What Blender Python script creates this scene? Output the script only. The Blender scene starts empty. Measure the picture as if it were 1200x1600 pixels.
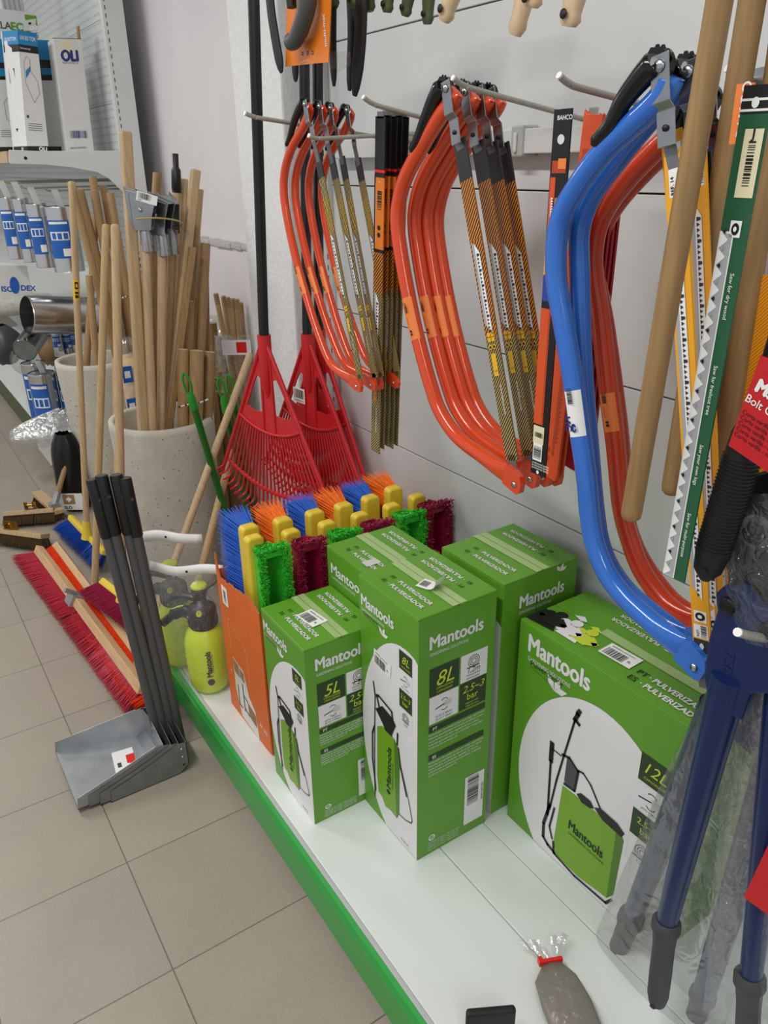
import bpy, math, random
from mathutils import Vector, Matrix
random.seed(7)
C = bpy.context.scene.collection
# ---------------------------------------------------------------- camera
RW = ((0.8340, -0.2384, 0.4977), (-0.5516, -0.3383, 0.7624), (-0.0134, -0.9103, -0.4138))
import numpy as _np
def _cam_axes():
    vp = (-268.0, 268.0); s = -.0148; f = 1200.0
    Y = _np.array([vp[0]-600, vp[1]-800, f]); Y = Y/_np.linalg.norm(Y)
    p2 = _np.array([vp[0]+1000-600, vp[1]+1000*s-800, f])
    U = -_np.cross(Y, p2); U = U/_np.linalg.norm(U)
    if U[1] > 0: U = -U
    return _np.stack([_np.cross(Y, U), Y, U])
RM = _cam_axes()
EYE = Vector((0, 0, 1.5))
cd = bpy.data.cameras.new('camera'); cam = bpy.data.objects.new('camera', cd); C.objects.link(cam)
cd.sensor_width = 36; cd.sensor_fit = 'AUTO'; cd.lens = 27.0; cd.clip_start = .02
m = Matrix(((RM[0][0], -RM[0][1], -RM[0][2]), (RM[1][0], -RM[1][1], -RM[1][2]), (RM[2][0], -RM[2][1], -RM[2][2])))
cam.matrix_world = Matrix.Translation(EYE) @ m.to_4x4()
bpy.context.scene.camera = cam
def at(px, py, ax, v):
    """the point of the plane  axis = v  seen at photo pixel (px, py)"""
    d = Vector((RM @ _np.array([px-600.0, py-800.0, 1200.0])).tolist())
    i = 'xyz'.index(ax); return EYE + d*((v-EYE[i])/d[i])
# ---------------------------------------------------------------- world, lights, exposure
sc = bpy.context.scene
w = bpy.data.worlds.new('store'); sc.world = w; w.use_nodes = True
w.node_tree.nodes['Background'].inputs[0].default_value = (.93, .96, 1, 1)
w.node_tree.nodes['Background'].inputs[1].default_value = .46
sc.view_settings.view_transform = 'Standard'; sc.view_settings.look = 'None'
sc.view_settings.gamma = 1; sc.view_settings.use_curve_mapping = False
sc.view_settings.exposure = 0.36
def area(name, loc, rot, sx, sy, power, col=(1, .985, .95)):
    l = bpy.data.lights.new(name, 'AREA'); l.shape = 'RECTANGLE'; l.size = sx; l.size_y = sy; l.energy = power; l.color = col
    o = bpy.data.objects.new(name, l); C.objects.link(o); o.location = loc; o.rotation_euler = rot
area('ceiling_tube_light', (-.55, .9, 2.85), (0, 0, 0), .16, 1.5, 30)
area('ceiling_tube_light', (-.55, 3.6, 2.85), (0, 0, 0), .16, 1.5, 25)
area('ceiling_tube_light', (-.55, -1.8, 2.85), (0, 0, 0), .16, 1.5, 18)
area('ceiling_tube_light', (-.55, 6.6, 2.85), (0, 0, 0), .16, 1.5, 25)
# ---------------------------------------------------------------- materials
def lin(c):
    if isinstance(c, str):
        c = tuple(int(c[i:i+2], 16)/255 for i in (0, 2, 4))
    return tuple(((x/12.92) if x < .04045 else ((x+.055)/1.055)**2.4) for x in c)+(1,)
MATS = {}
def mat(name, col, rough=.5, metal=0, spec=.5, noise=0, nscale=30, bump=0, bscale=80, stretch=(1, 1, 1), coat=0):
    m = bpy.data.materials.new(name); m.use_nodes = True; nt = m.node_tree; b = nt.nodes['Principled BSDF']
    b.inputs['Base Color'].default_value = lin(col); b.inputs['Roughness'].default_value = rough
    b.inputs['Metallic'].default_value = metal; b.inputs['Specular IOR Level'].default_value = spec
    b.inputs['Coat Weight'].default_value = coat
    if noise or bump:
        tc = nt.nodes.new('ShaderNodeTexCoord'); mp = nt.nodes.new('ShaderNodeMapping'); mp.inputs['Scale'].default_value = stretch
        nt.links.new(tc.outputs['Object'], mp.inputs[0])
    if noise:
        n = nt.nodes.new('ShaderNodeTexNoise'); n.inputs['Scale'].default_value = nscale; n.inputs['Detail'].default_value = 4
        nt.links.new(mp.outputs[0], n.inputs['Vector'])
        r = nt.nodes.new('ShaderNodeMapRange'); r.inputs[1].default_value = .3; r.inputs[2].default_value = .7
        r.inputs[3].default_value = 1-noise; r.inputs[4].default_value = 1+noise
        nt.links.new(n.outputs['Fac'], r.inputs[0])
        h = nt.nodes.new('ShaderNodeHueSaturation'); h.inputs['Color'].default_value = lin(col)
        nt.links.new(r.outputs[0], h.inputs['Value']); nt.links.new(h.outputs[0], b.inputs['Base Color'])
    if bump:
        n = nt.nodes.new('ShaderNodeTexNoise'); n.inputs['Scale'].default_value = bscale; n.inputs['Detail'].default_value = 3
        nt.links.new(mp.outputs[0], n.inputs['Vector'])
        bp = nt.nodes.new('ShaderNodeBump'); bp.inputs['Strength'].default_value = bump; bp.inputs['Distance'].default_value = .004
        nt.links.new(n.outputs['Fac'], bp.inputs['Height']); nt.links.new(bp.outputs[0], b.inputs['Normal'])
    MATS[name] = m; return m
def math_node(nt, op, a, b=None):
    n = nt.nodes.new('ShaderNodeMath'); n.operation = op
    for i, x in enumerate((a, b)):
        if x is None: continue
        if isinstance(x, (int, float)): n.inputs[i].default_value = x
        else: nt.links.new(x, n.inputs[i])
    return n.outputs[0]
def hatch(name, c1, c2, freq=110, duty=.5, slope=1.0):
    """printed diagonal stripes in the strip's own uv (metres)"""
    m = mat(name, c1, .35); nt = m.node_tree; b = nt.nodes['Principled BSDF']
    uv = nt.nodes.new('ShaderNodeUVMap'); sp = nt.nodes.new('ShaderNodeSeparateXYZ'); nt.links.new(uv.outputs[0], sp.inputs[0])
    s = math_node(nt, 'ADD', math_node(nt, 'MULTIPLY', sp.outputs[0], slope), sp.outputs[1])
    g = math_node(nt, 'GREATER_THAN', math_node(nt, 'FRACT', math_node(nt, 'MULTIPLY', s, freq)), duty)
    mx = nt.nodes.new('ShaderNodeMix'); mx.data_type = 'RGBA'; nt.links.new(g, mx.inputs[0])
    mx.inputs[6].default_value = lin(c1); mx.inputs[7].default_value = lin(c2); nt.links.new(mx.outputs[2], b.inputs['Base Color'])
    return m
def film(name, tint='FFFFFF', clear=.72, rough=.12, bscale=28, diff='E8EAEA', bump=.8):
    m = bpy.data.materials.new(name); m.use_nodes = True; nt = m.node_tree; nt.nodes.clear()
    out = nt.nodes.new('ShaderNodeOutputMaterial')
    tr = nt.nodes.new('ShaderNodeBsdfTransparent'); tr.inputs[0].default_value = lin(tint)
    gl = nt.nodes.new('ShaderNodeBsdfGlossy'); gl.inputs['Roughness'].default_value = rough
    df = nt.nodes.new('ShaderNodeBsdfDiffuse'); df.inputs[0].default_value = lin(diff)
    tc = nt.nodes.new('ShaderNodeTexCoord'); n = nt.nodes.new('ShaderNodeTexNoise'); n.inputs['Scale'].default_value = bscale
    n.inputs['Detail'].default_value = 3; n.inputs['Distortion'].default_value = 1.2
    nt.links.new(tc.outputs['Object'], n.inputs['Vector'])
    bp = nt.nodes.new('ShaderNodeBump'); bp.inputs['Strength'].default_value = bump; bp.inputs['Distance'].default_value = .012
    nt.links.new(n.outputs['Fac'], bp.inputs['Height'])
    nt.links.new(bp.outputs[0], gl.inputs['Normal']); nt.links.new(bp.outputs[0], df.inputs['Normal'])
    m1 = nt.nodes.new('ShaderNodeMixShader'); m1.inputs[0].default_value = .68
    nt.links.new(df.outputs[0], m1.inputs[1]); nt.links.new(gl.outputs[0], m1.inputs[2])
    m2 = nt.nodes.new('ShaderNodeMixShader'); m2.inputs[0].default_value = clear
    nt.links.new(m1.outputs[0], m2.inputs[1]); nt.links.new(tr.outputs[0], m2.inputs[2]); nt.links.new(m2.outputs[0], out.inputs[0])
    MATS[name] = m; return m
mat('white_metal', 'DADCDA', .32, noise=.03, nscale=6)
mat('panel_white', 'D6D8D8', .28, noise=.02, nscale=3)
mat('grey_metal', 'B9BCB9', .4)
mat('seam', '4A4C4C', .8)
mat('shelf_white', 'E0E5E2', .3, noise=.035, nscale=9, stretch=(1, .35, 1))
mat('rail_green', '2FA043', .3, spec=.5)
mat('plaster', 'E4DFE1', .85, noise=.03, nscale=2.5, bump=.12, bscale=14)
mat('plaster_rough', 'EAEAEA', .9, noise=.04, nscale=60, bump=.7, bscale=60)
mat('plaster_ledge', 'BFBBBB', .9)
mat('hook_grey', 'A9A79C', .45, metal=.25, noise=.15, nscale=300)
mat('hook_tip', 'F2F2EC', .4)
mat('concrete', 'C6C1B4', .95, noise=.07, nscale=14, bump=.5, bscale=70)
mat('red_plastic', 'C81E26', .38, noise=.04, nscale=20)
mat('black_pole', '0B0B0C', .3)
mat('orange_tube', 'D8461C', .2, coat=.4)
mat('orange_tube_deep', 'C93A16', .25, coat=.3)
mat('blue_tube', '2A6BC8', .2, coat=.4)
mat('lever_black', '0A0A0B', .18)
mat('steel', 'A2A5A8', .26, metal=.95, noise=.08, nscale=50)
mat('rivet', 'B5B8BC', .25, metal=1)
mat('blade_grey', '7C7D80', .4, metal=.6)
mat('ink', '0E0E10', .45)
mat('soft_black', '141415', .6)
mat('label_white', 'F0F0EE', .5)
mat('label_cream', 'E3D9B4', .5)
mat('card_black', '0A0A0A', .3)
mat('card_orange', 'E07A1E', .35)
mat('sticker_orange', 'F0813A', .4)
mat('print_yellow', 'E8B521', .4)
mat('sleeve_grey', 'A9ABAF', .4)
mat('sleeve_white', 'F1F1F1', .4)
mat('sleeve_dark', '2A2A2B', .4)
mat('sleeve_yellow', 'EFA81F', .35)
mat('sleeve_green', '1F5A3A', .35)
mat('sleeve_blue', '2B3FA0', .35)
mat('blade_case', 'D9501C', .35)
mat('blade_case_red', 'A51326', .35)
mat('case_print', 'B23D10', .4)
hatch('hatch_orange', '141312', 'D98324', 130, .5)
hatch('hatch_yellow', '141312', 'C9A63A', 130, .5)
hatch('hatch_tan', '191714', 'B0985C', 150, .5)
hatch('hatch_brown', '120B08', 'A6521C', 170, .55)
hatch('hatch_amber', 'D07A10', 'F0A629', 210, .5)
hatch('ink_bars', 'F0F0EE', '151515', 420, .5, 0) if False else None
mat('wood_pale', 'BDA17A', .6, noise=.14, nscale=22, stretch=(6, 6, .5))
mat('wood_mid', 'A07F54', .6, noise=.16, nscale=22, stretch=(6, 6, .5))
mat('wood_tan', '96764B', .6, noise=.16, nscale=26, stretch=(6, 6, .5))
mat('wood_grey', 'B99B70', .65, noise=.14, nscale=30, stretch=(6, 6, .5))
mat('wood_end', 'D0B48C', .8)
mat('wood_block', 'CBA57B', .6, noise=.12, nscale=14, stretch=(9, .8, 9))
mat('wood_grip', 'D8BC98', .55, noise=.08, nscale=24, stretch=(4, 4, 1))
mat('galv', 'A8ACAF', .38, metal=.75, noise=.14, nscale=16)
mat('galv_dark', '8A8E90', .4, metal=.8, noise=.12, nscale=30)
mat('alu', 'CFCFCF', .22, metal=1)
mat('duct_label', '1C5FB4', .4)
mat('label_navy', '1B2F7A', .4)
mat('carton_green', '5E9A26', .38, noise=.02, nscale=10)
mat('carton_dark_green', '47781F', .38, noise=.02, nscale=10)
mat('carton_lime', '6FB51E', .38)
mat('print_white', 'E9E6E8', .4)
mat('print_grey', 'C9CDC6', .45)
mat('print_dark', '1E3A14', .45)
mat('print_lime', 'C8D838', .45)
mat('tank_green', '78A81E', .4)
mat('tank_shadow', '4C7D16', .4)
mat('tape', 'A3BE7C', .12)
mat('carton_orange', 'E06A24', .55, noise=.04, nscale=25)
mat('carton_brown', '9A7A54', .8)
mat('tape_clear', 'DCD8CE', .15)
mat('brush_yellow', 'E4C53C', .4, noise=.05, nscale=60)
for n, c in (('blue', '2B62C6'), ('orange', 'F4741A'), ('green', '3CC434'), ('maroon', '9A1440'), ('red', 'C6364A'), ('fire', 'E84A14'), ('brown', '54422C')):
    mat('bristle_'+n, c, .45, noise=.22, nscale=160)
mat('bottle_yellow', 'C9E013', .3, spec=.6)
mat('pump_black', '191A1B', .4)
mat('pump_lime', 'B9D024', .4)
mat('handle_grey', '4A4A4B', .42)
mat('cap_black', '101011', .45)
mat('green_pole', '1F8A1F', .35)
mat('green_dark', '126312', .35)
mat('pole_grey', '55585A', .4)
mat('olive', '47562F', .5)
mat('cutter_blue', '082052', .28, noise=.06, nscale=40)
mat('grip_grey', '3E3F43', .6, bump=.2, bscale=200)
mat('grip_black', '0C0C0D', .55)
mat('jaw', '17181A', .4, metal=.4)
mat('card_red', 'C4161F', .5)
mat('brass', 'B08A3A', .28, metal=1)
mat('carton_white', 'DAD9D6', .5, noise=.03, nscale=20)
mat('oli_blue', '1D7FB8', .4)
mat('eco_green', '5E9A1F', .4)
mat('foam_grey', 'B7B6AE', .8, noise=.15, nscale=50, bump=.8, bscale=50)
mat('barrier_red', 'E0201A', .35)
mat('parcel_grey', '827A72', .35)
mat('rubber_band', 'B39A62', .5)
film('film_clear', clear=.89, rough=.05, bump=1.0, bscale=44)
film('film_cloudy', clear=.74, rough=.14, bscale=14, diff='A9AAA0')
film('film_white', clear=.45, rough=.2, diff='F2F2F2')
# floor
def floor_mat():
    m = mat('floor_tile', '948B7E', .42, bump=.05, bscale=300); nt = m.node_tree; b = nt.nodes['Principled BSDF']
    tc = nt.nodes.new('ShaderNodeTexCoord'); mp = nt.nodes.new('ShaderNodeMapping'); mp.inputs['Location'].default_value = (-.0995, -1.346, 0)
    nt.links.new(tc.outputs['Object'], mp.inputs[0])
    br = nt.nodes.new('ShaderNodeTexBrick'); br.offset = 0; br.squash = 1
    for k, v in (('Scale', 1), ('Mortar Size', .0016), ('Mortar Smooth', .15), ('Bias', 0), ('Brick Width', .314), ('Row Height', .3195)): br.inputs[k].default_value = v
    br.inputs['Color1'].default_value = lin('A59B8C'); br.inputs['Color2'].default_value = lin('A0968A'); br.inputs['Mortar'].default_value = lin('6F675D')
    nt.links.new(mp.outputs[0], br.inputs['Vector'])
    n = nt.nodes.new('ShaderNodeTexNoise'); n.inputs['Scale'].default_value = 260; n.inputs['Detail'].default_value = 3; nt.links.new(tc.outputs['Object'], n.inputs['Vector'])
    n2 = nt.nodes.new('ShaderNodeTexNoise'); n2.inputs['Scale'].default_value = 5; n2.inputs['Detail'].default_value = 6; nt.links.new(tc.outputs['Object'], n2.inputs['Vector'])
    s = math_node(nt, 'ADD', math_node(nt, 'MULTIPLY', n.outputs['Fac'], .35), math_node(nt, 'MULTIPLY', n2.outputs['Fac'], .22))
    s = math_node(nt, 'ADD', s, .66)
    h = nt.nodes.new('ShaderNodeHueSaturation'); nt.links.new(br.outputs['Color'], h.inputs['Color']); nt.links.new(s, h.inputs['Value'])
    nt.links.new(h.outputs[0], b.inputs['Base Color'])
floor_mat()
def perf_mat():
    m = mat('perforated_white', 'D2D8D6', .35); nt = m.node_tree; b = nt.nodes['Principled BSDF']
    tc = nt.nodes.new('ShaderNodeTexCoord'); sp = nt.nodes.new('ShaderNodeSeparateXYZ'); nt.links.new(tc.outputs['Object'], sp.inputs[0])
    a = math_node(nt, 'LESS_THAN', math_node(nt, 'FRACT', math_node(nt, 'MULTIPLY', sp.outputs[1], 40)), .22)
    c = math_node(nt, 'LESS_THAN', math_node(nt, 'FRACT', math_node(nt, 'MULTIPLY', sp.outputs[2], 30)), .3)
    mx = nt.nodes.new('ShaderNodeMix'); mx.data_type = 'RGBA'; nt.links.new(math_node(nt, 'MULTIPLY', a, c), mx.inputs[0])
    mx.inputs[6].default_value = lin('D2D8D6'); mx.inputs[7].default_value = lin('6E7474'); nt.links.new(mx.outputs[2], b.inputs['Base Color'])
perf_mat()
# ---------------------------------------------------------------- mesh building
_T = {}
def text_mesh(s, bold=0.0):
    k = (s, bold)
    if k not in _T:
        cu = bpy.data.curves.new('t', 'FONT'); cu.body = s; cu.size = 1; cu.offset = bold; cu.resolution_u = 3
        o = bpy.data.objects.new('t', cu); C.objects.link(o); bpy.context.view_layer.update()
        me = bpy.data.meshes.new_from_object(o.evaluated_get(bpy.context.evaluated_depsgraph_get()))
        vs = [tuple(v.co) for v in me.vertices]; fs = [tuple(p.vertices) for p in me.polygons]
        C.objects.unlink(o); bpy.data.objects.remove(o); bpy.data.curves.remove(cu); bpy.data.meshes.remove(me)
        W = max((v[0] for v in vs), default=1); x0 = min((v[0] for v in vs), default=0)
        _T[k] = (vs, fs, x0, W)
    return _T[k]
def V(*a): return Vector(a)
def catmull(P, n=8):
    P = [Vector(p) for p in P]; Q = [P[0]*2-P[1]]+P+[P[-1]*2-P[-2]]; out = []
    for i in range(1, len(Q)-2):
        for k in range(n):
            t = k/n; a, b, c, d = Q[i-1], Q[i], Q[i+1], Q[i+2]
            out.append(.5*((2*b)+(c-a)*t+(2*a-5*b+4*c-d)*t*t+(3*b-a-3*c+d)*t**3))
    out.append(P[-1]); return out
class MB:
    def __init__(s): s.v = []; s.f = []; s.m = []; s.sm = []; s.uv = []; s.mats = []
    def mi(s, name):
        if name not in s.mats: s.mats.append(name)
        return s.mats.index(name)
    def add(s, vs, fs, mt, smooth=False, uvs=None):
        b = len(s.v); s.v += [Vector(v) for v in vs]; k = s.mi(mt)
        for i, f in enumerate(fs):
            s.f.append([b+j for j in f]); s.m.append(k); s.sm.append(smooth); s.uv.append(uvs[i] if uvs else None)
        return s
    def obox(s, c, u, v, w_, mt):
        c, u, v, w_ = Vector(c), Vector(u), Vector(v), Vector(w_)
        if u.cross(v).dot(w_) < 0: u = -u
        P = [c+u*a+v*b+w_*d for a in (-1, 1) for b in (-1, 1) for d in (-1, 1)]
        return s.add(P, [(0, 1, 3, 2), (4, 6, 7, 5), (0, 4, 5, 1), (2, 3, 7, 6), (0, 2, 6, 4), (1, 5, 7, 3)], mt)
    def box(s, lo, hi, mt):
        lo, hi = Vector(lo), Vector(hi); h = (hi-lo)/2
        return s.obox((lo+hi)/2, (h.x, 0, 0), (0, h.y, 0), (0, 0, h.z), mt)
    def slab(s, a, b, side, th, mt, m2=None):
        """strip from a to b, half-width vector side, full thickness vector th (front face at a,b; back at +th); uv in metres on the front"""
        a, b, side, th = map(Vector, (a, b, side, th)); L = (b-a).length; W = side.length*2
        P = [a-side, a+side, b+side, b-side]; Q = [p+th for p in P]
        uv = [(0, 0), (W, 0), (W, L), (0, L)]
        s.add(P+Q, [(0, 1, 2, 3), (7, 6, 5, 4), (0, 4, 5, 1), (1, 5, 6, 2), (2, 6, 7, 3), (3, 7, 4, 0)], mt, False, [uv, uv, uv, uv, uv, uv])
        if m2: 
            for k in range(-5, 0): s.m[k] = s.mi(m2)
        return s
    def tube(s, pts, r, mt, n=12, cap=True, flat=None):
        pts = [Vector(p) for p in pts]; N = len(pts)
        R = r if isinstance(r, (list, tuple)) else [r]*N
        t0 = (pts[1]-pts[0]).normalized(); a = Vector((0, 0, 1)) if abs(t0.z) < .9 else Vector((1, 0, 0))
        u = t0.cross(a).normalized(); vs = []
        for i, p in enumerate(pts):
            t = (pts[min(i+1, N-1)]-pts[max(i-1, 0)]).normalized()
            u = (u-t*u.dot(t)).normalized(); v = t.cross(u)
            for k in range(n):
                an = 2*math.pi*k/n; d = u*math.cos(an)+v*math.sin(an)
                q = d*R[i]
                if flat: q = q-flat[0]*q.dot(flat[0])*(1-flat[1][i])+(q-flat[0]*q.dot(flat[0]))*(flat[2][i]-1)
                vs.append(p+q)
        fs = [(i*n+k, i*n+(k+1) % n, (i+1)*n+(k+1) % n, (i+1)*n+k) for i in range(N-1) for k in range(n)]
        s.add(vs, fs, mt, True)
        if cap:
            s.add(vs[:n][::-1], [tuple(range(n))], mt); s.add(vs[-n:], [tuple(range(n))], mt)
        return s
    def lathe(s, prof, base, mt, n=32, axis=(0, 0, 1), smooth=True):
        """prof = [(radius, height)...]"""
        ax = Vector(axis).normalized(); a = Vector((1, 0, 0)) if abs(ax.x) < .9 else Vector((0, 1, 0))
        u = (a-ax*a.dot(ax)).normalized(); v = ax.cross(u); base = Vector(base); vs = []
        for r, h in prof:
            for k in range(n):
                t = 2*math.pi*k/n; vs.append(base+ax*h+(u*math.cos(t)+v*math.sin(t))*r)
        fs = [(i*n+k, i*n+(k+1) % n, (i+1)*n+(k+1) % n, (i+1)*n+k) for i in range(len(prof)-1) for k in range(n)]
        return s.add(vs, fs, mt, smooth)
    def disc(s, c, r, nrm, mt, n=16):
        nrm = Vector(nrm).normalized(); a = Vector((0, 0, 1)) if abs(nrm.z) < .9 else Vector((1, 0, 0)); u = nrm.cross(a).normalized(); v = nrm.cross(u)
        return s.add([Vector(c)+(u*math.cos(2*math.pi*k/n)+v*math.sin(2*math.pi*k/n))*r for k in range(n)], [tuple(range(n))], mt)
    def prism(s, poly, th, mt):
        """poly = list of 3-D points of a plane outline, th = thickness vector"""
        P = [Vector(p) for p in poly]; n = len(P); Q = [p+Vector(th) for p in P]
        s.add(P+Q, [tuple(range(n)), tuple(range(2*n-1, n-1, -1))]+[(i, n+i, n+(i+1) % n, (i+1) % n) for i in range(n)], mt); return s
    def text(s, st, o, u, v, size, mt, align='L', bold=.0, sx=1.0, width=None, shear=0):
        vs, fs, x0, x1 = text_mesh(st); u, v, o = Vector(u), Vector(v), Vector(o)
        if width: sx = width/(size*(x1-x0))
        dx = {'L': -x0, 'C': -(x0+x1)/2, 'R': -x1}[align]
        nn = u.cross(v).normalized()
        for i, (ox, oy) in enumerate(((0, 0), (1, 0), (-1, 0), (0, .8), (0, -.8)) if bold else ((0, 0),)):
            s.add([o+u*((p[0]+dx+shear*p[1])*size*sx+ox*bold*size)+v*((p[1]+oy*bold)*size)+nn*(.00006*i) for p in vs], fs, mt)
        return s
    def build(s, name, parent=None, bevel=0, label=None, solid=0, seg=2, sub=0):
        me = bpy.data.meshes.new(name)
        off = Vector((0, 0, 0)); p = parent
        while p: off += p.location; p = p.parent
        if parent is None:
            xs = [v.x for v in s.v]; ys = [v.y for v in s.v]; off = Vector(((min(xs)+max(xs))/2, (min(ys)+max(ys))/2, min(v.z for v in s.v)))
        me.from_pydata([tuple(v-off) for v in s.v], [], s.f)
        for n in s.mats: me.materials.append(MATS[n])
        me.polygons.foreach_set('material_index', s.m); me.polygons.foreach_set('use_smooth', s.sm)
        if any(s.uv):
            ul = me.uv_layers.new(name='UVMap')
            for pl, u in zip(me.polygons, s.uv):
                if u:
                    for li, c in zip(pl.loop_indices, u): ul.data[li].uv = c
        me.update()
        o = bpy.data.objects.new(name, me); C.objects.link(o)
        if parent: o.parent = parent
        else: o.location = off
        if bevel:
            b = o.modifiers.new('bevel', 'BEVEL'); b.width = bevel; b.segments = seg; b.limit_method = 'ANGLE'; b.angle_limit = .7
        if solid:
            b = o.modifiers.new('solid', 'SOLIDIFY'); b.thickness = solid
        if sub:
            b = o.modifiers.new('sub', 'SUBSURF'); b.levels = sub; b.render_levels = sub
        if label: o['label'] = label
        return o
def tag(o, label, cat, group=None, kind=None):
    o['label'] = label; o['category'] = cat
    if group: o['group'] = group
    if kind: o['kind'] = kind
    return o
def thing(name, label, cat, loc, group=None):
    o = bpy.data.objects.new(name, None); C.objects.link(o); o.empty_display_size = .05; o.location = loc
    return tag(o, label, cat, group)
def struct(mb, name, **k):
    o = mb.build(name, **k); o['kind'] = 'structure'; return o
def dup(root, d, label, group=None, rz=0, rx=0):
    def cp(o, par):
        c = o.copy(); C.objects.link(c); c.parent = par
        for ch in list(o.children): cp(ch, c)
        return c
    r = cp(root, None); r.location = root.location+Vector(d); r.rotation_euler = (rx, 0, rz); r['label'] = label
    if group: r['group'] = group
    return r
class Face:
    """printing on a flat face: origin o, right u, up v, outward n (unit vectors), sizes w x h; x,y given as 0..1"""
    def __init__(s, mb, o, u, v, n, w_, h): s.mb, s.o, s.u, s.v, s.n, s.w, s.h = mb, Vector(o), Vector(u), Vector(v), Vector(n), w_, h
    def p(s, x, y, k=1): return s.o+s.u*(x*s.w)+s.v*(y*s.h)+s.n*(.0004*k)
    def rect(s, x0, y0, x1, y1, mt, k=1): return s.poly([(x0, y0), (x1, y0), (x1, y1), (x0, y1)], mt, k)
    def poly(s, pts, mt, k=1):
        P = [s.p(x, y, k) for x, y in pts]; s.mb.add(P, [tuple(range(len(P)))], mt)
    def line(s, pts, wd, mt, k=2):
        P = [s.p(x, y, k) for x, y in pts]
        for a, b in zip(P, P[1:]):
            d = (b-a); 
            if d.length < 1e-6: continue
            d.normalize(); q = s.n.cross(d)*wd/2; e = d*wd*.3
            s.mb.add([a-q-e, b-q+e, b+q+e, a+q-e], [(0, 1, 2, 3)], mt)
    def text(s, st, x, y, size, mt, k=2, align='L', rot=0, bold=0, width=None, shear=0):
        c, sn = math.cos(rot), math.sin(rot); u = s.u*c+s.v*sn; v = s.v*c-s.u*sn
        s.mb.text(st, s.p(x, y, k), u, v, size, mt, align, bold, width=width, shear=shear)
    def bars(s, x0, y0, x1, y1, mt='ink', k=2, n=22, vert=True, seed=1):
        r = random.Random(seed); t = 0
        while t < 1:
            a = t; t += r.choice((.5, 1, 1.5))/n; b = min(t, 1); t += r.choice((.5, .8, 1.2))/n
            if vert: s.rect(x0+(x1-x0)*a, y0, x0+(x1-x0)*b, y1, mt, k)
            else: s.rect(x0, y0+(y1-y0)*a, x1, y0+(y1-y0)*b, mt, k)
    def ell(s, cx, cy, rx, ry, mt, k=1, n=40, clip=True):
        P = []
        for i in range(n):
            t = 2*math.pi*i/n; x, y = cx+rx*math.cos(t), cy+ry*math.sin(t)
            if clip: x = min(max(x, 0.004), .996); y = min(max(y, .003), .997)
            P.append((x, y))
        s.poly(P, mt, k)
# ================================================================ the setting
b = MB(); b.box((-3, -2.5, -.02), (3.2, 11, 0), 'floor_tile'); struct(b, 'floor')
b = MB(); b.box((-3, -2.5, 3.0), (3.2, 11, 3.02), 'panel_white'); struct(b, 'ceiling')
XW = 1.15
b = MB(); b.box((1.32, -2.5, 0), (1.42, 11, 3.0), 'plaster'); struct(b, 'wall_right')
b = MB(); b.box((1.285, 2.531, 0), (1.3199, 11, 1.205), 'plaster')
r = random.Random(3); y = 2.535
while y < 3.6:
    d = r.uniform(.02, .06); b.box((1.278-r.uniform(0, .006), y, 1.2-r.uniform(.0, .008)), (1.32, y+d, 1.212+r.uniform(0, .006)), 'plaster_ledge'); y += d
struct(b, 'trim_1', bevel=.003)
b = MB(); b.box((1.112, 2.20, 0), (1.3195, 2.53, 3.0), 'plaster_rough'); struct(b, 'wall_pillar', bevel=.006)
b = MB(); b.box((-3, 10.5, 0), (3.2, 10.6, 3.0), 'plaster'); struct(b, 'wall_far')
# ================================================================ display shelving with the hanging tools
YN, YE = -.35, 2.0
g = thing('display_shelving', 'white metal display shelving with a green front rail holding the hanging saws and green cartons', 'shelving', (.83, .9, 0))
for z0, z1 in ((.15, .4415), (.4435, .7755), (.7785, 1.1105), (1.1135, 1.4455), (1.4485, 1.7805), (1.7835, 2.1155), (2.1185, 2.45)):
    b = MB(); b.box((XW, YN, z0), (XW+.018, YE, z1), 'panel_white'); b.build('back_panel', g, bevel=.0015)
b = MB(); b.box((XW+.019, YN, .1), (XW+.024, YE, 2.45), 'seam'); b.build('backing', g)
b = MB(); b.box((XW-.012, YE+.001, 0), (XW+.06, YE+.04, 2.5), 'white_metal')
for k in range(70): b.box((XW-.0128, YE+.017, .2+k*.03), (XW-.0121, YE+.021, .215+k*.03), 'seam')
b.build('upright', g, bevel=.002)
for x0, x1 in ((.521, .7545), (.7565, .8765), (.8785, XW-.001)):
    b = MB(); b.box((x0, YN, .13), (x1, YE, .15), 'shelf_white'); b.build('base_shelf', g, bevel=.0018)
b = MB(); b.box((.54, YN, .0), (.555, YE-.02, .129), 'seam'); b.box((.56, YE-.02, 0), (XW-.02, YE, .129), 'white_metal'); b.build('kickplate', g)
b = MB()
b.prism([(.497, YN, .04), (.497, YN, .128), (.500, YN, .134), (.497, YN, .140), (.500, YN, .150), (.509, YN, .152), (.509, YN, .04)], (0, YE-YN, 0), 'rail_green')
b.build('price_rail', g)
b = MB(); b.box((.510, YN, .12), (.5205, YE, .1515), 'grey_metal'); b.build('edge_strip', g, bevel=.002)
b = MB(); b.box((1.112, YN, 1.513), (1.124, 1.93, 1.556), 'white_metal'); b.box((1.125, YN, 1.545), (1.149, 1.93, 1.552), 'white_metal'); b.build('hook_bar', g, bevel=.002)
for y in (1.215, .1):
    b = MB(); b.box((1.106, y-.016, 1.508), (1.148, y+.016, 1.562), 'grey_metal'); b.box((1.1, y-.004, 1.515), (1.106, y+.004, 1.55), 'white_metal'); b.build('bar_bracket', g, bevel=.003)
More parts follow.
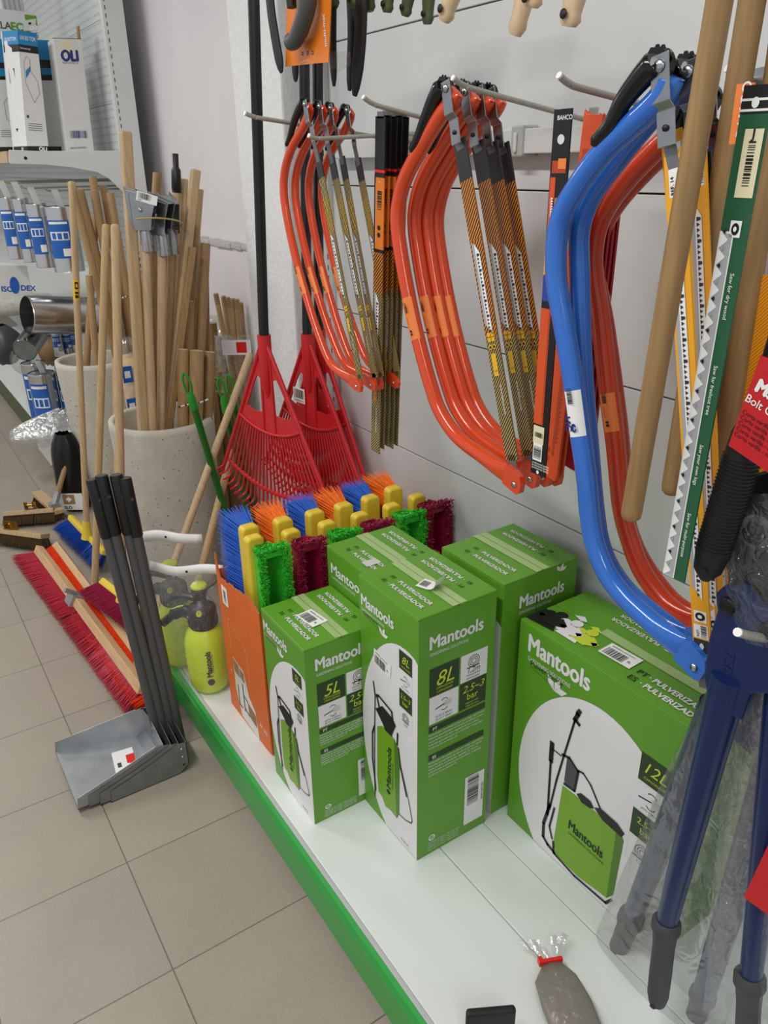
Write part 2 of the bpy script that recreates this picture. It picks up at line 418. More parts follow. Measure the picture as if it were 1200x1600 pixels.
# ---------------------------------------------------------------- pegs
def peg(root, bend, tip, label, r=.0042):
    t = thing('peg_hook', label, 'hook', Vector(root), 'wire hooks on the shelving bar')
    b = MB(); R = Vector(root); B = Vector(bend); T = Vector(tip)
    pts = [R, R+(B-R)*.5, B+(R-B).normalized()*.02, B+(R-B).normalized()*.006+(T-B)*.12, B+(T-B)*.45, T]
    b.tube(catmull(pts, 5), r, 'hook_grey', 10); b.build('rod', t)
    b = MB(); d = (T-B).normalized(); b.tube([T-d*.001, T+d*.0015], [r*1.02, r*1.0], 'hook_tip', 10); b.build('end_cap', t)
    b = MB(); b.box(R-V(0, .01, .022), R+V(.004, .01, .022), 'hook_grey'); b.build('mounting_plate', t, bevel=.002)
    return t
def peg_px(root, bend, tip, label, xr=1.107, r=.0042):
    R = at(*root, 'x', xr); return peg(R, at(*bend, 'y', R.y), at(*tip, 'y', R.y), label, r)
peg_px((640, 222), (397, 183), (383, 177), 'grey wire hook carrying the four small orange bow saws')
peg_px((700, 206), (493, 217), (483, 212), 'grey wire hook carrying the bundle of striped blade sleeves')
peg_px((760, 210), (582, 163), (568, 152), 'grey wire hook carrying the four large orange bow saws')
peg_px((925, 190), (725, 135), (708, 122), 'grey wire hook carrying the blade card and orange blade cases')
peg_px((1085, 185), (890, 133), (874, 118), 'grey wire hook carrying the blue bow saws', r=.0046)
peg_px((1260, 145), (1150, 122), (1138, 107), 'grey wire hook at the right edge carrying the green blade sleeve', r=.005)
# ---------------------------------------------------------------- bow saws
def strip_geo(a, c, side, nrm, L):
    """frame of a hanging sleeve: a top centre, c bottom centre"""
    a, c = Vector(a), Vector(c); d = (c-a).normalized(); return a, c, d, Vector(side), Vector(nrm)
def blade_sleeve(parent, a, c, hw, bands, X=V(-1, 0, 0), th=.003, name='blade_sleeve', win=None, teeth='sleeve_white'):
    """sleeve from a (top) to c (bottom), half width hw, lying in the plane with outward normal X.  bands=[(t0,t1,mat)...]"""
    a, c = Vector(a), Vector(c); D = c-a; L = D.length; d = D/L; s = d.cross(X).normalized()
    if s.y > 0: s = -s                      # s points to -Y (image right)
    b = MB()
    for t0, t1, mt in bands:
        b.slab(a+D*t0, a+D*t1, s*hw, -X*th, mt)
    if win:
        t0, t1 = win
        def q(t, u, k=1): return a+D*t+s*(u*hw)+X*(.0005*k)
        sl = hw*1.4/L
        P = [q(t0, -.72), q(t0+sl, .38), q(t1+sl, .38), q(t1, -.72)]; b.add(P, [(0, 1, 2, 3)], 'sleeve_grey')
        P = [q(t0+.2*sl, -.3, 2), q(t0+sl, .38, 2), q(t1+sl, .38, 2), q(t1+.2*sl, -.3, 2)]; b.add(P, [(0, 1, 2, 3)], teeth)
        n = int((t1-t0)*L/.0065)
        for i in range(n):
            t = t0+sl+(t1-t0-sl*.2)*i/n; dt = .0026/L
            b.add([q(t, -.12, 3), q(t+dt, .2, 3), q(t+2*dt, -.12, 3)] if i % 4 else [q(t, -.12, 3), q(t+dt*.4, .3, 3), q(t+1.6*dt, .3, 3), q(t+2*dt, -.12, 3)], [tuple(range(3 if i % 4 else 4))], 'sleeve_dark')
    o = b.build(name, parent); return o, (a, D, s, L)
def sleeve_marks(parent, fr, hw, t, mt, X=V(-1, 0, 0), small=True):
    """block lettering, bird emblems and the yellow caution label printed near the lower end"""
    a, D, s, L = fr; b = MB(); up = -D/L
    def q(tt, u, k=2): return a+D*tt+s*(u*hw)+X*(.0005*k)
    def rc(t0, t1, u0, u1, k=2, m_=None): b.add([q(t0, u0, k), q(t0, u1, k), q(t1, u1, k), q(t1, u0, k)], [(0, 1, 2, 3)], m_ or mt)
    e = .006/L*(hw/.0125)
    for i in range(2):
        for j in range(2): rc(t+e*(i*1.15), t+e*(i*1.15+.95), -.62+j*.62, -.1+j*.62)
    for j in range(2): b.disc(q(t+e*3.3, -.36+j*.62), hw*.3, X, mt, 14); b.disc(q(t+e*3.3, -.36+j*.62, 3), hw*.17, X, 'ink', 10)
    rc(t+e*4.8, t+e*10, -.5, .28)
    b.text('caution', q(t+e*8.9, -.3, 3), s, up, hw*.22, 'ink')
    b.text('www.bahco.com', q(t+e*12, .15, 3), D/L, s*1.0, hw*.5, 'label_white')
    return b.build('printed_mark', parent)
def bow_saw(label, group, x, tube, lever, pivot, bolt, blade, r, hw, kind, cols, sticker=None):
    """everything given as photo pixels on the plane x = const (the saw hangs parallel to the panel)"""
    A = lambda p, dx=0: at(p[0], p[1], 'x', x+dx)
    path = [A(p) for p in tube]
    t = thing('bow_saw', label, 'bow saw', V(x, sum(p.y for p in path)/len(path), min(p.z for p in path)-.01), group)
    tc, hc = cols
    P = catmull(path, 7); N = len(P)
    # the lower end is squeezed flat and carries the blade pin
    Q = P[:-5]; rr = [r]*len(Q)
    fl = (V(1, 0, 0), [1.0]*len(Q), [1.0]*len(Q))
    for i in range(10):
        k = len(Q)-10+i; f = i/9; fl[1][k] = 1-.68*f*f; fl[2][k] = 1+.38*f
    fl[1][0] = .4; fl[1][1] = .7; fl[2][0] = 1.25
    b = MB(); b.tube(Q, rr, tc, 18, flat=fl)
    d = (P[-1]-P[-6]).normalized(); n = V(1, 0, 0).cross(d).normalized(); e = Q[-1]
    if n.z < 0: n = -n
    h = r*1.36
    poly = [e+n*h-d*.004, e+d*.016+n*h*.98, e+d*.034+n*h*.72, e+d*.041+n*h*.1, e+d*.041-n*h*.8, e+d*.034-n*h*1.15, e+d*.02-n*h*1.1, e-n*h-d*.004]
    b.prism([p-V(r*.42, 0, 0) for p in poly], (r*.84, 0, 0), tc); b.build('frame', t, bevel=.0012)
    if sticker:
        i0, i1, col = sticker; S = P[int(i0*N):int(i1*N)]
        b = MB(); vs = []; 
        for i, p in enumerate(S):
            dd = (S[min(i+1, len(S)-1)]-S[max(i-1, 0)]).normalized(); nn = V(1, 0, 0).cross(dd).normalized()
            if nn.y > 0: nn = -nn
            for k in range(7):
                a = -.35+k*.28; vs.append(p+(V(-1, 0, 0)*math.cos(a)+nn*math.sin(a))*(r*1.035))
        b.add(vs, [(i*7+k, i*7+k+1, (i+1)*7+k+1, (i+1)*7+k) for i in range(len(S)-1) for k in range(6)], col, True)
        so = b.build('sticker', t)
        b = MB(); m0 = S[len(S)//4]; m1 = S[int(len(S)*.75)]
        dd = (m1-m0).normalized(); nn = V(1, 0, 0).cross(dd).normalized()
        if nn.y > 0: nn = -nn
        F = Face(b, m0+V(-1, 0, 0)*r*1.05-nn*r*.1-dd*.015, nn, dd, V(-1, 0, 0), r*.8, (m1-m0).length+.02)
        if kind == 'nc':
            F.bars(.1, .0, .9, .34, n=18, vert=False); F.text('NC', .15, .62, r*1.0, 'label_navy', rot=math.pi/2-.0, bold=.03); F.ell(.5, .88, .42, .1, 'label_navy', 1, 20, False); F.text('M', .8, .93, r*.5, 'label_white', 3, 'C', rot=math.pi)
        else:
            F.bars(.1, .02, .8, .3, n=14, vert=False); F.ell(.45, .84, .28, .035, 'ink', 2, 12, False); F.ell(.45, .93, .28, .035, 'ink', 2, 12, False); F.line([(.2, .4), (.2, .72)], .0006, 'ink')
        b.build('printed_mark', so)
    # black tension lever
    b = MB(); L = catmull([A(p, -r*.75) for p in lever], 6); n_ = len(L); rad = [r*(1.0-.5*(i/(n_-1))) for i in range(n_)]; rad[-1] = r*.25; rad[0] = r*.8
    b.tube(L, rad, hc, 12, flat=(V(1, 0, 0), [.95]*n_, [1.05]*n_))
    c0 = A(pivot)
    for k in range(7):                       # knurled cam behind the pivot
        a = .3+k*.45; b.disc(c0+V(0, -math.cos(a)*r*1.15, math.sin(a)*r*1.15)+V(-.0052, 0, 0), r*.3, (-1, 0, 0), hc, 6)
    b.lathe([(0, -.008), (r*1.22, -.008), (r*1.22, .005), (0, .005)], c0, hc, 18, (1, 0, 0), False)
    b.build('tension_lever', t)
    # stepped steel link from the pivot to the blade bolt
    b = MB(); p0 = A(pivot, -.014); p2 = A(bolt, -.006); p1 = p0.lerp(p2, .58); q1 = p0.lerp(p2, .70)+V(.005, 0, 0); q1.x = p2.x; p1.x = p0.x
    dd = (p2-p0); dd.x = 0; dd.normalize(); sd = V(1, 0, 0).cross(dd)*(r*.82)
    p0 = p0-dd*r*.8; p3 = p2+dd*r*1.3
    row = [p0, p1, q1, p3]
    for sx, wd in ((0, 1),):
        vs = []
        for q in row: vs += [q-sd*wd, q+sd*wd]
        bk = [v+V(.002, 0, 0) for v in vs]
        fs = [(2*i, 2*i+1, 2*i+3, 2*i+2) for i in range(3)]
        b.add(vs+bk, fs+[tuple(8+j for j in f[::-1]) for f in fs]+[(0, 2, 10, 8), (2, 4, 12, 10), (4, 6, 14, 12), (1, 9, 11, 3), (3, 11, 13, 5), (5, 13, 15, 7), (0, 8, 9, 1), (6, 7, 15, 14)], 'steel')
    b.build('blade_link', t, bevel=.0008)
    b = MB(); c1 = A(pivot, -.0145)
    b.lathe([(0, -.0035), (r*.35, -.003), (r*.48, -.001), (r*.48, 0)], c1, 'rivet', 14, (1, 0, 0)); b.build('rivet', t)
    b = MB(); b.lathe([(0, -.002), (r*.25, -.002), (r*.25, 0)], A(bolt, -.0065), 'ink', 8, (1, 0, 0)); b.build('bolt', t)
    b = MB(); b.lathe([(0, -.0025), (r*.36, -.0015), (r*.36, .001)], e+d*.026-n*h*.25-V(r*.5, 0, 0), 'rivet', 12, (1, 0, 0)); b.build('pin', t)
    # bare blade ends and the printed sleeve
    ba, bc = A(blade[0], .004), A(blade[1], .004); D = bc-ba
    b = MB(); s_ = V(1, 0, 0).cross(D.normalized())*hw*.62
    b.slab(A(bolt, .0035), ba+D*.03, s_, V(.0012, 0, 0), 'blade_grey'); b.build('blade', t); b = MB(); b.slab(bc-D*.02, bc+D*.045, s_, V(.0012, 0, 0), 'blade_grey'); b.build('blade_tip', t)
    if kind == 'small':
        o, fr = blade_sleeve(t, ba, bc, hw, [(0, .1, 'sleeve_dark'), (.1, .18, 'hatch_tan'), (.18, .34, 'hatch_yellow'), (.34, .62, 'hatch_tan'), (.62, 1, 'hatch_tan')], win=(.335, .60))
        sleeve_marks(o, fr, hw, .665, 'print_yellow')
    elif kind == 'large':
        o, fr = blade_sleeve(t, ba, bc, hw, [(0, .12, 'sleeve_dark'), (.12, .30, 'hatch_orange'), (.30, .60, 'hatch_orange'), (.60, 1, 'hatch_tan')], win=(.30, .555))
        sleeve_marks(o, fr, hw, .585, 'print_yellow')
    else:
        o, fr = blade_sleeve(t, ba, bc, hw, [(0, 1, 'sleeve_yellow')], win=(.10, .82))
        a, D_, s, L_ = fr; b = MB(); X = V(-1, 0, 0)
        F = Face(b, a+s*hw+D_*.09, -D_/L_, -s, X, .08*L_, 2*hw); b2 = b
        F.rect(.15, .12, .75, .8, 'label_white', 1); F.text('REF. 14', .2, .55, hw*.5, 'ink', 2, bold=.02); F.text('30" 762mm', .2, .3, hw*.38, 'ink', 2); F.bars(.2, .14, .7, .25, n=20)
        F = Face(b, a+s*hw+D_*.965, -D_/L_, -s, X, .1*L_, 2*hw)
        F.rect(.0, .1, .3, .95, 'sleeve_dark', 1); F.ell(.15, .5, .07, .12, 'print_grey', 2, 14, False); F.rect(.33, .12, .62, .9, 'label_white', 1); F.text('REF.', .36, .6, hw*.45, 'ink'); F.bars(.35, .18, .6, .5, n=14)
        F.rect(.68, .15, .92, .85, 'label_white', 1); F.ell(.8, .5, .09, .28, 'ink', 2, 14, False); F.ell(.8, .5, .04, .13, 'label_white', 3, 10, False)
        b.build('printed_mark', o)
    return t
OT = ('orange_tube', 'lever_black')
small = bow_saw('small orange bow saw at the front of the left hook, frame furthest left', 'small orange bow saws on the left hook', .80,
    [(486, 166), (476, 195), (456, 231), (445, 268), (444, 307), (452, 357), (466, 418), (480, 467), (497, 520), (517, 567), (543, 590), (562, 603)],
    [(474, 158), (461, 186), (453, 214), (447, 228)], (476, 163), (488, 212), [(495, 242), (562, 592)], .0088, .0105, 'small', OT, (.54, .635, 'sticker_orange'))
dup(small, (.030, .000, -.003), 'small orange bow saw hanging second from the front on the left hook', rz=.03)
dup(small, (.060, .006, -.005), 'small orange bow saw hanging third from the front on the left hook', rz=-.03)
dup(small, (.095, .004, -.008), 'small orange bow saw hanging deepest on the left hook', rz=.0)
large = bow_saw('large orange bow saw at the front of the middle hook, its frame furthest left', 'large orange bow saws on the middle hook', .87,
    [(713, 142), (705, 162), (688, 182), (660, 228), (635, 275), (624, 312), (621, 350), (628, 405), (641, 475), (656, 540), (674, 605), (689, 645), (716, 683), (755, 713), (786, 736), (808, 752)],
    [(689, 134), (676, 160), (663, 192), (652, 220), (642, 236)], (696, 138), (710, 207), [(717, 218), (800, 720)], .0138, .0155, 'large', OT, (.52, .60, 'sticker_orange'))
dup(large, (.045, .008, -.003), 'large orange bow saw hanging second from the front on the middle hook')
dup(large, (.072, .004, -.005), 'large orange bow saw hanging third from the front on the middle hook')
dup(large, (.094, .0, -.007), 'large orange bow saw hanging deepest on the middle hook')
blue = bow_saw('bright blue bow saw in front of the right hook with a white barcode sticker', None, .82,
    [(1050, 118), (1040, 142), (1018, 168), (984, 198), (944, 236), (902, 292), (874, 350), (869, 430), (882, 513), (896, 597), (907, 680), (917, 750), (921, 800), (929, 848), (947, 893), (975, 932), (1018, 972), (1060, 1008), (1085, 1030)],
    [(1024, 98), (1000, 124), (974, 158), (953, 196), (926, 226)], (1030, 103), (1040, 200), [(1052, 235), (1099, 1045)], .0152, .0135, 'nc', ('blue_tube', 'lever_black'), (.51, .565, 'label_white'))
bow_saw('second blue bow saw, partly hidden behind the front blue one', None, .865,
    [(1066, 120), (1054, 142), (1030, 168), (1003, 200), (968, 245), (925, 305), (906, 360), (906, 430), (908, 513), (912, 597), (919, 680), (925, 750), (930, 800), (938, 848), (955, 889), (983, 926), (1022, 960), (1062, 993), (1083, 1010)],
    [(1072, 104), (1056, 122), (1036, 150), (1018, 176), (1003, 190)], (1074, 112), (1082, 196), [(1086, 215), (1120, 1060)], .0150, .0135, 'nc', ('blue_tube', 'lever_black'))
for k, (dx, dp, lab) in enumerate(((.0, 0, 'large deep orange bow saw hanging just behind the two blue ones'), (.04, 20, 'large deep orange bow saw hanging deepest on the right hook'))):
    bow_saw(lab, 'deep orange bow saws behind the blue ones', .925+dx,
        [(1075+dp, 172), (1060+dp, 200), (1026+dp*.9, 232), (985+dp*.8, 274), (950+dp*.6, 320), (932+dp*.4, 362), (927+dp*.2, 420), (940+dp*.3, 513), (951+dp*.45, 613), (962+dp*.4, 697), (971+dp*.2, 790), (985+dp*.2, 846), (1004+dp*.5, 893), (1036+dp*.7, 938), (1072+dp, 970), (1100+dp, 990)],
        [(1082+dp, 150), (1072+dp, 170), (1062+dp, 190), (1050+dp, 205)], (1086+dp, 156), (1092+dp, 210), [(1096+dp, 240), (1130+dp, 950)], .0150, .013, 'large', ('orange_tube_deep', 'lever_black'), (.53, .592, 'sticker_orange'))
# ---------------------------------------------------------------- bundle of blade sleeves (cards seen face-on in front, edges behind)
def sleeve_card(i):
    x = .868+i*.0125; y0 = at(594, 200, 'x', .868).y-.0005*i+(.001 if i % 2 else -.001)
    a = V(x, y0, 1.5785+(.002 if i % 2 else 0)); c = at(586, 706, 'x', .868); c = V(x, c.y+(.0005*i), c.z+.004*(i % 3))
    if i: c.z += .004
    t = thing('blade_pack', ('black and orange striped saw blade sleeve at the front of the bundle' if i == 0 else 'striped saw blade sleeve %s in the bundle behind the front one' % ('second', 'third', 'fourth', 'fifth', 'sixth')[i-1]), 'saw blade', c, 'striped blade sleeves on one hook')
    o, fr = blade_sleeve(t, a, c, .0165, [(0, .135, 'card_black'), (.135, .142, 'barrier_red'), (.142, .155, 'card_black'), (.155, .35, 'card_orange' if True else ''), (.35, .36, 'card_black'), (.36, .48, 'hatch_orange'), (.48, 1, 'hatch_tan')], win=(.47, .64), th=.0022, name='sleeve')
    sleeve_marks(o, fr, .0165, .70, 'print_yellow' if i else 'card_orange')
    b = MB(); a_, D, s, L = fr; b.slab(a_-D*.012, a_+D*.005, s*.011, V(.0012, 0, 0), 'blade_grey'); b.build('blade_end', t)
    b = MB(); F = Face(b, a_+D*.35-s*.0165, s, -D/L, V(-1, 0, 0), .033, .2*L)
    F.rect(.0, .0, .12, 1, 'card_black', 1); F.line([(.2, .08), (.2, .9)], .0006, 'label_white'); F.bars(.35, .55, .8, .8, vert=False, n=16); F.ell(.55, .2, .16, .035, 'ink', 2, 12, False); F.ell(.55, .3, .16, .035, 'ink', 2, 12, False); F.line([(.45, .92), (.6, .92)], .001, 'label_white')
    b.build('printed_mark', o)
for i in range(5): sleeve_card(i)
# ---------------------------------------------------------------- blade card and the stack of orange blade cases
def long_card(name, label, cat, x, top, bot, hw, group=None, th=.003):
    a = at(*top, 'x', x); c = at(*bot, 'x', x); return a, c
a, c = at(880, 170, 'x', .835), at(840, 742, 'x', .835); D = c-a; L = D.length; s = D.normalized().cross(V(-1, 0, 0)); s = s if s.y < 0 else -s
t = thing('blade_card', 'black and orange card holding a toothed saw blade, hung left of the orange cases', 'saw blade', c)
b = MB(); hw = .0165
for t0, t1, mt in ((0, .12, 'card_black'), (.12, .30, 'card_black'), (.30, .33, 'sleeve_blue'), (.33, .41, 'print_yellow'), (.41, .48, 'sleeve_blue'), (.48, .84, 'card_black'), (.84, 1, 'card_black')): b.slab(a+D*t0, a+D*t1, s*hw, V(.002, 0, 0), mt)
cd_ = b.build('card', t)
b = MB(); F = Face(b, c-s*hw, s, -D/L, V(-1, 0, 0), 2*hw, L)
F.ell(.5, .93, .2, .012, 'panel_white', 1, 16, False); F.rect(.1, .85, .9, .88, 'case_print'); F.rect(.05, .7, .35, .84, 'blade_case'); F.text('BAHCO', .25, .975, .008, 'print_white', bold=.02)
F.rect(.45, .86, .9, .885, 'sticker_orange', 2); F.rect(.3, .70, .75, .79, 'wood_tan', 1)
for k in range(14): F.poly([(.18, .7+k*.0065), (.34, .703+k*.0065), (.18, .7065+k*.0065)], 'label_white', 3)
F.text('21" 530 mm', .1, .678, .008, 'label_white', bold=.02); F.line([(.1, .6), (.3, .65), (.8, .665)], .0014, 'barrier_red'); F.line([(.1, .59), (.8, .66)], .0009, 'soft_black'); F.text('G', .5, .61, .01, 'ink', bold=.03)
F.rect(.0, .16, .5, .50, 'blade_case', 1); F.rect(.5, .16, .62, .50, 'case_print', 1)
F.rect(.05, .1, .75, .155, 'label_cream', 2); F.bars(.15, .12, .7, .135, k=3); F.rect(.1, .045, .7, .1, 'label_white', 2); F.bars(.15, .052, .65, .092, k=3, vert=False)
for k in range(3): F.text('professional quality', .1, .034-.008*k, .0048, 'label_white')
F.ell(.5, .009, .09, .006, 'label_white', 2, 10, False)
b.build('printed_mark', cd_)
def blade_case(label, x, dy, top, bot, mt, hw=.0205):
    a, c = at(*top, 'x', x), at(*bot, 'x', x); a.y += dy; c.y += dy; D = c-a; L = D.length; d = D/L
    s = d.cross(V(-1, 0, 0)); s = s if s.y < 0 else -s
    t = thing('blade_case', label, 'blade case', c, 'plastic saw blade cases')
    b = MB(); P = [a-s*hw*.75-d*.006, a-s*hw*.45, a+s*hw, c+s*hw*.9, c+s*hw*.7+d*.012, c-s*hw*.8+d*.008, c-s*hw]
    b.prism(P, (.005, 0, 0), mt); o = b.build('sheath', t, bevel=.001)
    b = MB(); F = Face(b, c-s*hw, s, -d, V(-1, 0, 0), 2*hw, L)
    F.rect(.5, .06, .62, .72, 'case_print' if mt == 'blade_case' else 'bristle_maroon')
    n = 44
    for k in range(n): F.poly([(.62, .1+k*.6/n), (.78, .1+(k+.5)*.6/n), (.62, .1+(k+1)*.6/n)], 'case_print' if mt == 'blade_case' else 'bristle_maroon')
    F.rect(.28, .82, .62, .92, 'case_print'); F.ell(.45, .895, .1, .011, mt, 3, 12, False); F.ell(.45, .855, .1, .011, mt, 3, 12, False); F.ell(.3, .045, .09, .009, 'case_print', 2, 12, False); F.ell(.3, .075, .09, .009, 'case_print', 2, 12, False)
    b.build('printed_mark', o)
blade_case('orange plastic blade case hanging in front of the stack behind the blade card', .90, 0, (925, 178), (858, 738), 'blade_case')
blade_case('second orange plastic blade case, tucked just behind the front one', .915, 0, (930, 180), (866, 736), 'blade_case')
for k in range(4): blade_case('dark red plastic blade case %s behind the orange cases' % ('first', 'second', 'third', 'fourth')[k], .945+k*.013, 0, (948+k*6, 183), (888+k*8, 722), 'blade_case_red')
# ---------------------------------------------------------------- long wooden handles at the right
def pole(name, label, cat, a, c, r, mt, group=None, rounded=True, endm=None, n=16, top=False, parent=None):
    """a = top point, c = bottom point; rounded lower end"""
    a, c = Vector(a), Vector(c); d = (c-a).normalized(); P = [a, a.lerp(c, .5), c-d*r*.9]; R = [r]*3
    if isinstance(r, tuple): pass
    if rounded: P += [c-d*r*.35, c-d*r*.08, c]; R += [r*.93, r*.7, r*.35]
    else: P += [c]; R += [r]
    if top: P = [a, a+d*r*.08, a+d*r*.35, a+d*r*.9]+P[1:]; R = [r*.35, r*.7, r*.93, r]+R[1:]
    b = MB(); b.tube(P, R, mt, n, True)
    if endm: b.disc(a-d*.0004, r*.98, -d, endm, n)
    o = b.build(name, parent)
    if parent is None: tag(o, label, cat, group)
    return o
pole('wooden_pole', 'long tan wooden handle hanging in front, right of the blue bow saws', 'handle', at(1140, -90, 'x', .70), at(985, 812, 'x', .70), .0122, 'wood_tan', 'long wooden handles hanging at the right')
pole('wooden_pole', 'long wooden handle behind the green blade sleeve, ending above the yellow sleeves', 'handle', at(1190, -90, 'x', .90), at(1049, 772, 'x', .90), .0152, 'wood_tan', 'long wooden handles hanging at the right')
pole('wooden_pole', 'wooden handle furthest right, its lower end hidden behind the green sleeve', 'handle', at(1243, -60, 'x', .93), at(1118, 800, 'x', .93), .0165, 'wood_tan', 'long wooden handles hanging at the right')
# ---------------------------------------------------------------- printed blade sleeves at the right
def toothed_sleeve(label, x, top, bot, hw, base, teeth_left, words, big=.0095, group=None, side_line='label_white', headcard=None, win=(.17, 1.0), cover=.52):
    a, c = at(*top, 'x', x), at(*bot, 'x', x); D = c-a; L = D.length; s = D.normalized().cross(V(-1, 0, 0)); s = s if s.y < 0 else -s
    t = thing('blade_pack', label, 'saw blade', c, group)
    b = MB(); b.slab(a, c, s*hw, V(.0025, 0, 0), base); o = b.build('sleeve', t)
    b = MB(); F = Face(b, c-s*hw, s, -D/L, V(-1, 0, 0), 2*hw, L); y0, y1 = 1-win[1], 1-win[0]
    n = int((y1-y0)*L/(big*1.7))
    if teeth_left:
        F.rect(0, y0, cover, y1, 'label_white', 1); F.rect(.07, y0+.002, cover-.05, y1-.004, 'sleeve_grey', 2)
        for k in range(n):
            q0 = y0+(y1-y0)*k/n; q1 = y0+(y1-y0)*(k+1)/n; m_ = (q0+q1)/2
            F.poly([(.06, q0), (.34, m_-.02*(q1-q0)), (.34, m_+.06*(q1-q0)), (.06, q1)], 'label_white', 3)
            F.poly([(.10, q1), (.22, q1-.16*(q1-q0)), (.24, q1), (.22, q1+.16*(q1-q0))], 'soft_black' if k % 2 else 'sleeve_grey', 4)
    else:
        F.rect(.30, y0, .97, y1, 'label_white', 1); F.rect(.36, y0+.003, .95, y1-.003, 'sleeve_grey', 2)
        for k in range(n):
            q0 = y0+(y1-y0)*k/n; q1 = y0+(y1-y0)*(k+1)/n; m_ = (q0+q1)/2; h_ = q1-q0
            if k % 3: F.poly([(.95, q0), (.95, q1), (.62, m_)], 'label_white', 3)
            else: F.poly([(.95, q0), (.95, q1), (.72, q1-.12*h_), (.60, m_), (.72, q0+.12*h_)], 'label_white', 3)
    k = 0
    for w_, yy in words: F.text(w_, cover+.14 if teeth_left else .08, yy, hw*(.42 if teeth_left else .3), 'label_white' if base == 'sleeve_green' else 'ink', 2, rot=-math.pi/2)
    if headcard: headcard(F)
    b.build('printed_mark', o); return t
def green_head(F):
    F.rect(.3, .815, .95, .93, 'label_cream', 2); F.bars(.5, .835, .75, .91, k=3, vert=False, n=26); F.text('J', .55, .915, .012, 'ink', 3, bold=.03)
    F.rect(.35, .745, .75, .775, 'label_white', 2); F.ell(.55, .76, .14, .011, 'ink', 3, 16, False); F.ell(.55, .76, .06, .005, 'label_white', 4, 10, False)
    F.rect(0, .955, 1, 1, 'ink', 2); F.rect(0, .958, 1, .962, 'label_white', 3); F.rect(0, .975, 1, .979, 'label_white', 3); F.ell(.5, .972, .13, .009, 'hook_tip', 4, 14, False)
toothed_sleeve('dark green saw blade sleeve printed with white teeth, leaning across the wooden handle', .74, (1187, 132), (1052, 903), .0152, 'sleeve_green', True,
    [('Saw for dry wood', .68), ('Saw for freshcut tree', .50), ('Saw your own logs', .33), ('Saw for multi-purpose', .17)], headcard=green_head, win=(.245, 1.0))
toothed_sleeve('yellow saw blade sleeve printed with grey teeth, left of the two yellow ones', .87, (1048, 205), (1112, 1060), .0150, 'sleeve_yellow', False, [('blade for dry wood', .6), ('blade for green wood', .35)], big=.011, group='yellow printed blade sleeves', win=(.02, .98), cover=.8)
toothed_sleeve('yellow saw blade sleeve behind the black plastic grip, right of the two yellow ones', .915, (1070, 190), (1134, 1085), .0150, 'sleeve_yellow', False, [('blade for dry wood', .6)], big=.011, group='yellow printed blade sleeves', win=(.02, .98), cover=.7)
t = thing('blade_pack', 'black and orange striped blade sleeve behind the leaning wooden handles', 'saw blade', at(1160, 980, 'x', 1.0))
o, fr = blade_sleeve(t, at(1108, 245, 'x', 1.0), at(1160, 980, 'x', 1.0), .019, [(0, .16, 'card_black'), (.16, .42, 'hatch_orange'), (.42, 1, 'hatch_brown')], win=(.33, .58), name='sleeve')
sleeve_marks(o, fr, .019, .62, 'card_orange')
t = thing('blade_pack', 'amber striped blade sleeve hanging behind the blue cutter jaws', 'saw blade', at(1150, 1050, 'x', .93))
blade_sleeve(t, at(1215, 430, 'x', .93), at(1128, 1090, 'x', .93), .026, [(0, 1, 'hatch_amber')], name='sleeve')
b = MB(); a, c = at(1165, 130, 'x', .80), at(1152, 225, 'x', .80); b.slab(a, c, V(0, -.010, 0), V(.002, 0, 0), 'sticker_orange')
F = Face(b, c-V(0, -.010, 0), V(0, -1, 0), (a-c).normalized(), V(-1, 0, 0), .02, (a-c).length); F.text('BAHCO', .9, .12, .015, 'label_white', 2, rot=math.pi/2, bold=.02)
tag(b.build('hang_tag'), 'small orange hang tag beside the top of the green blade sleeve', 'tag')
# steel bracket shape at the right edge behind the last hook
b = MB(); b.prism([at(1173, 108, 'x', .98), at(1210, 100, 'x', .98), at(1260, 100, 'x', .98), at(1260, 140, 'x', .98), at(1176, 133, 'x', .98)], (.004, 0, 0), 'steel')
tag(b.build('steel_bracket', bevel=.001), 'grey steel plate cut off by the right edge above the green sleeve', 'bracket')
# ================================================================ sprayer cartons
ZS = .1501
NX, NY, NZ = V(-1, 0, 0), V(0, -1, 0), V(0, 0, 1)
def brand(F, x, y, size, sub=True, k=2, w=None):
    F.text('Mantools', x, y, size, 'print_white', k, bold=.03, width=w)
    if sub: F.text('GARDENING SOLUTIONS', x, y-size*.38/F.h, size*.24, 'print_white', k, width=(w or size*3.9)*.72)
def leaf(F, x, y, s):
    for a in (.4, 1.2, 2.2):
        c, n = math.cos(a), math.sin(a); q = lambda t, d: (x+(c*t-n*d)*s/F.w, y+(n*t+c*d)*s/F.h)
        F.poly([q(0, 0), q(.5, .22), q(1, 0), q(.5, -.22)], 'print_white', 2)
def icon_hose(F, x, y, s):
    for r_ in (1, .7, .4):
        P = [(x+math.cos(t*.4)*r_*s/F.w, y+math.sin(t*.4)*r_*s/F.h) for t in range(17)]; F.line(P, s*.09, 'ink', 3)
    F.line([(x-1.2*s/F.w, y-.9*s/F.h), (x+1*s/F.w, y-.9*s/F.h)], s*.16, 'ink', 3)
def icon_spray(F, x, y, s):
    F.line([(x-1.3*s/F.w, y-.25*s/F.h), (x, y)], s*.14, 'ink', 3); F.rect(x, y-.35*s/F.h, x+1.1*s/F.w, y+.4*s/F.h, 'print_grey', 3)
    for q in (1, -1): F.line([(x+math.cos(t*.35)*.45*s/F.w, y+q*(.55+math.sin(t*.35)*.3)*s/F.h) for t in range(9)], s*.08, 'ink', 4)
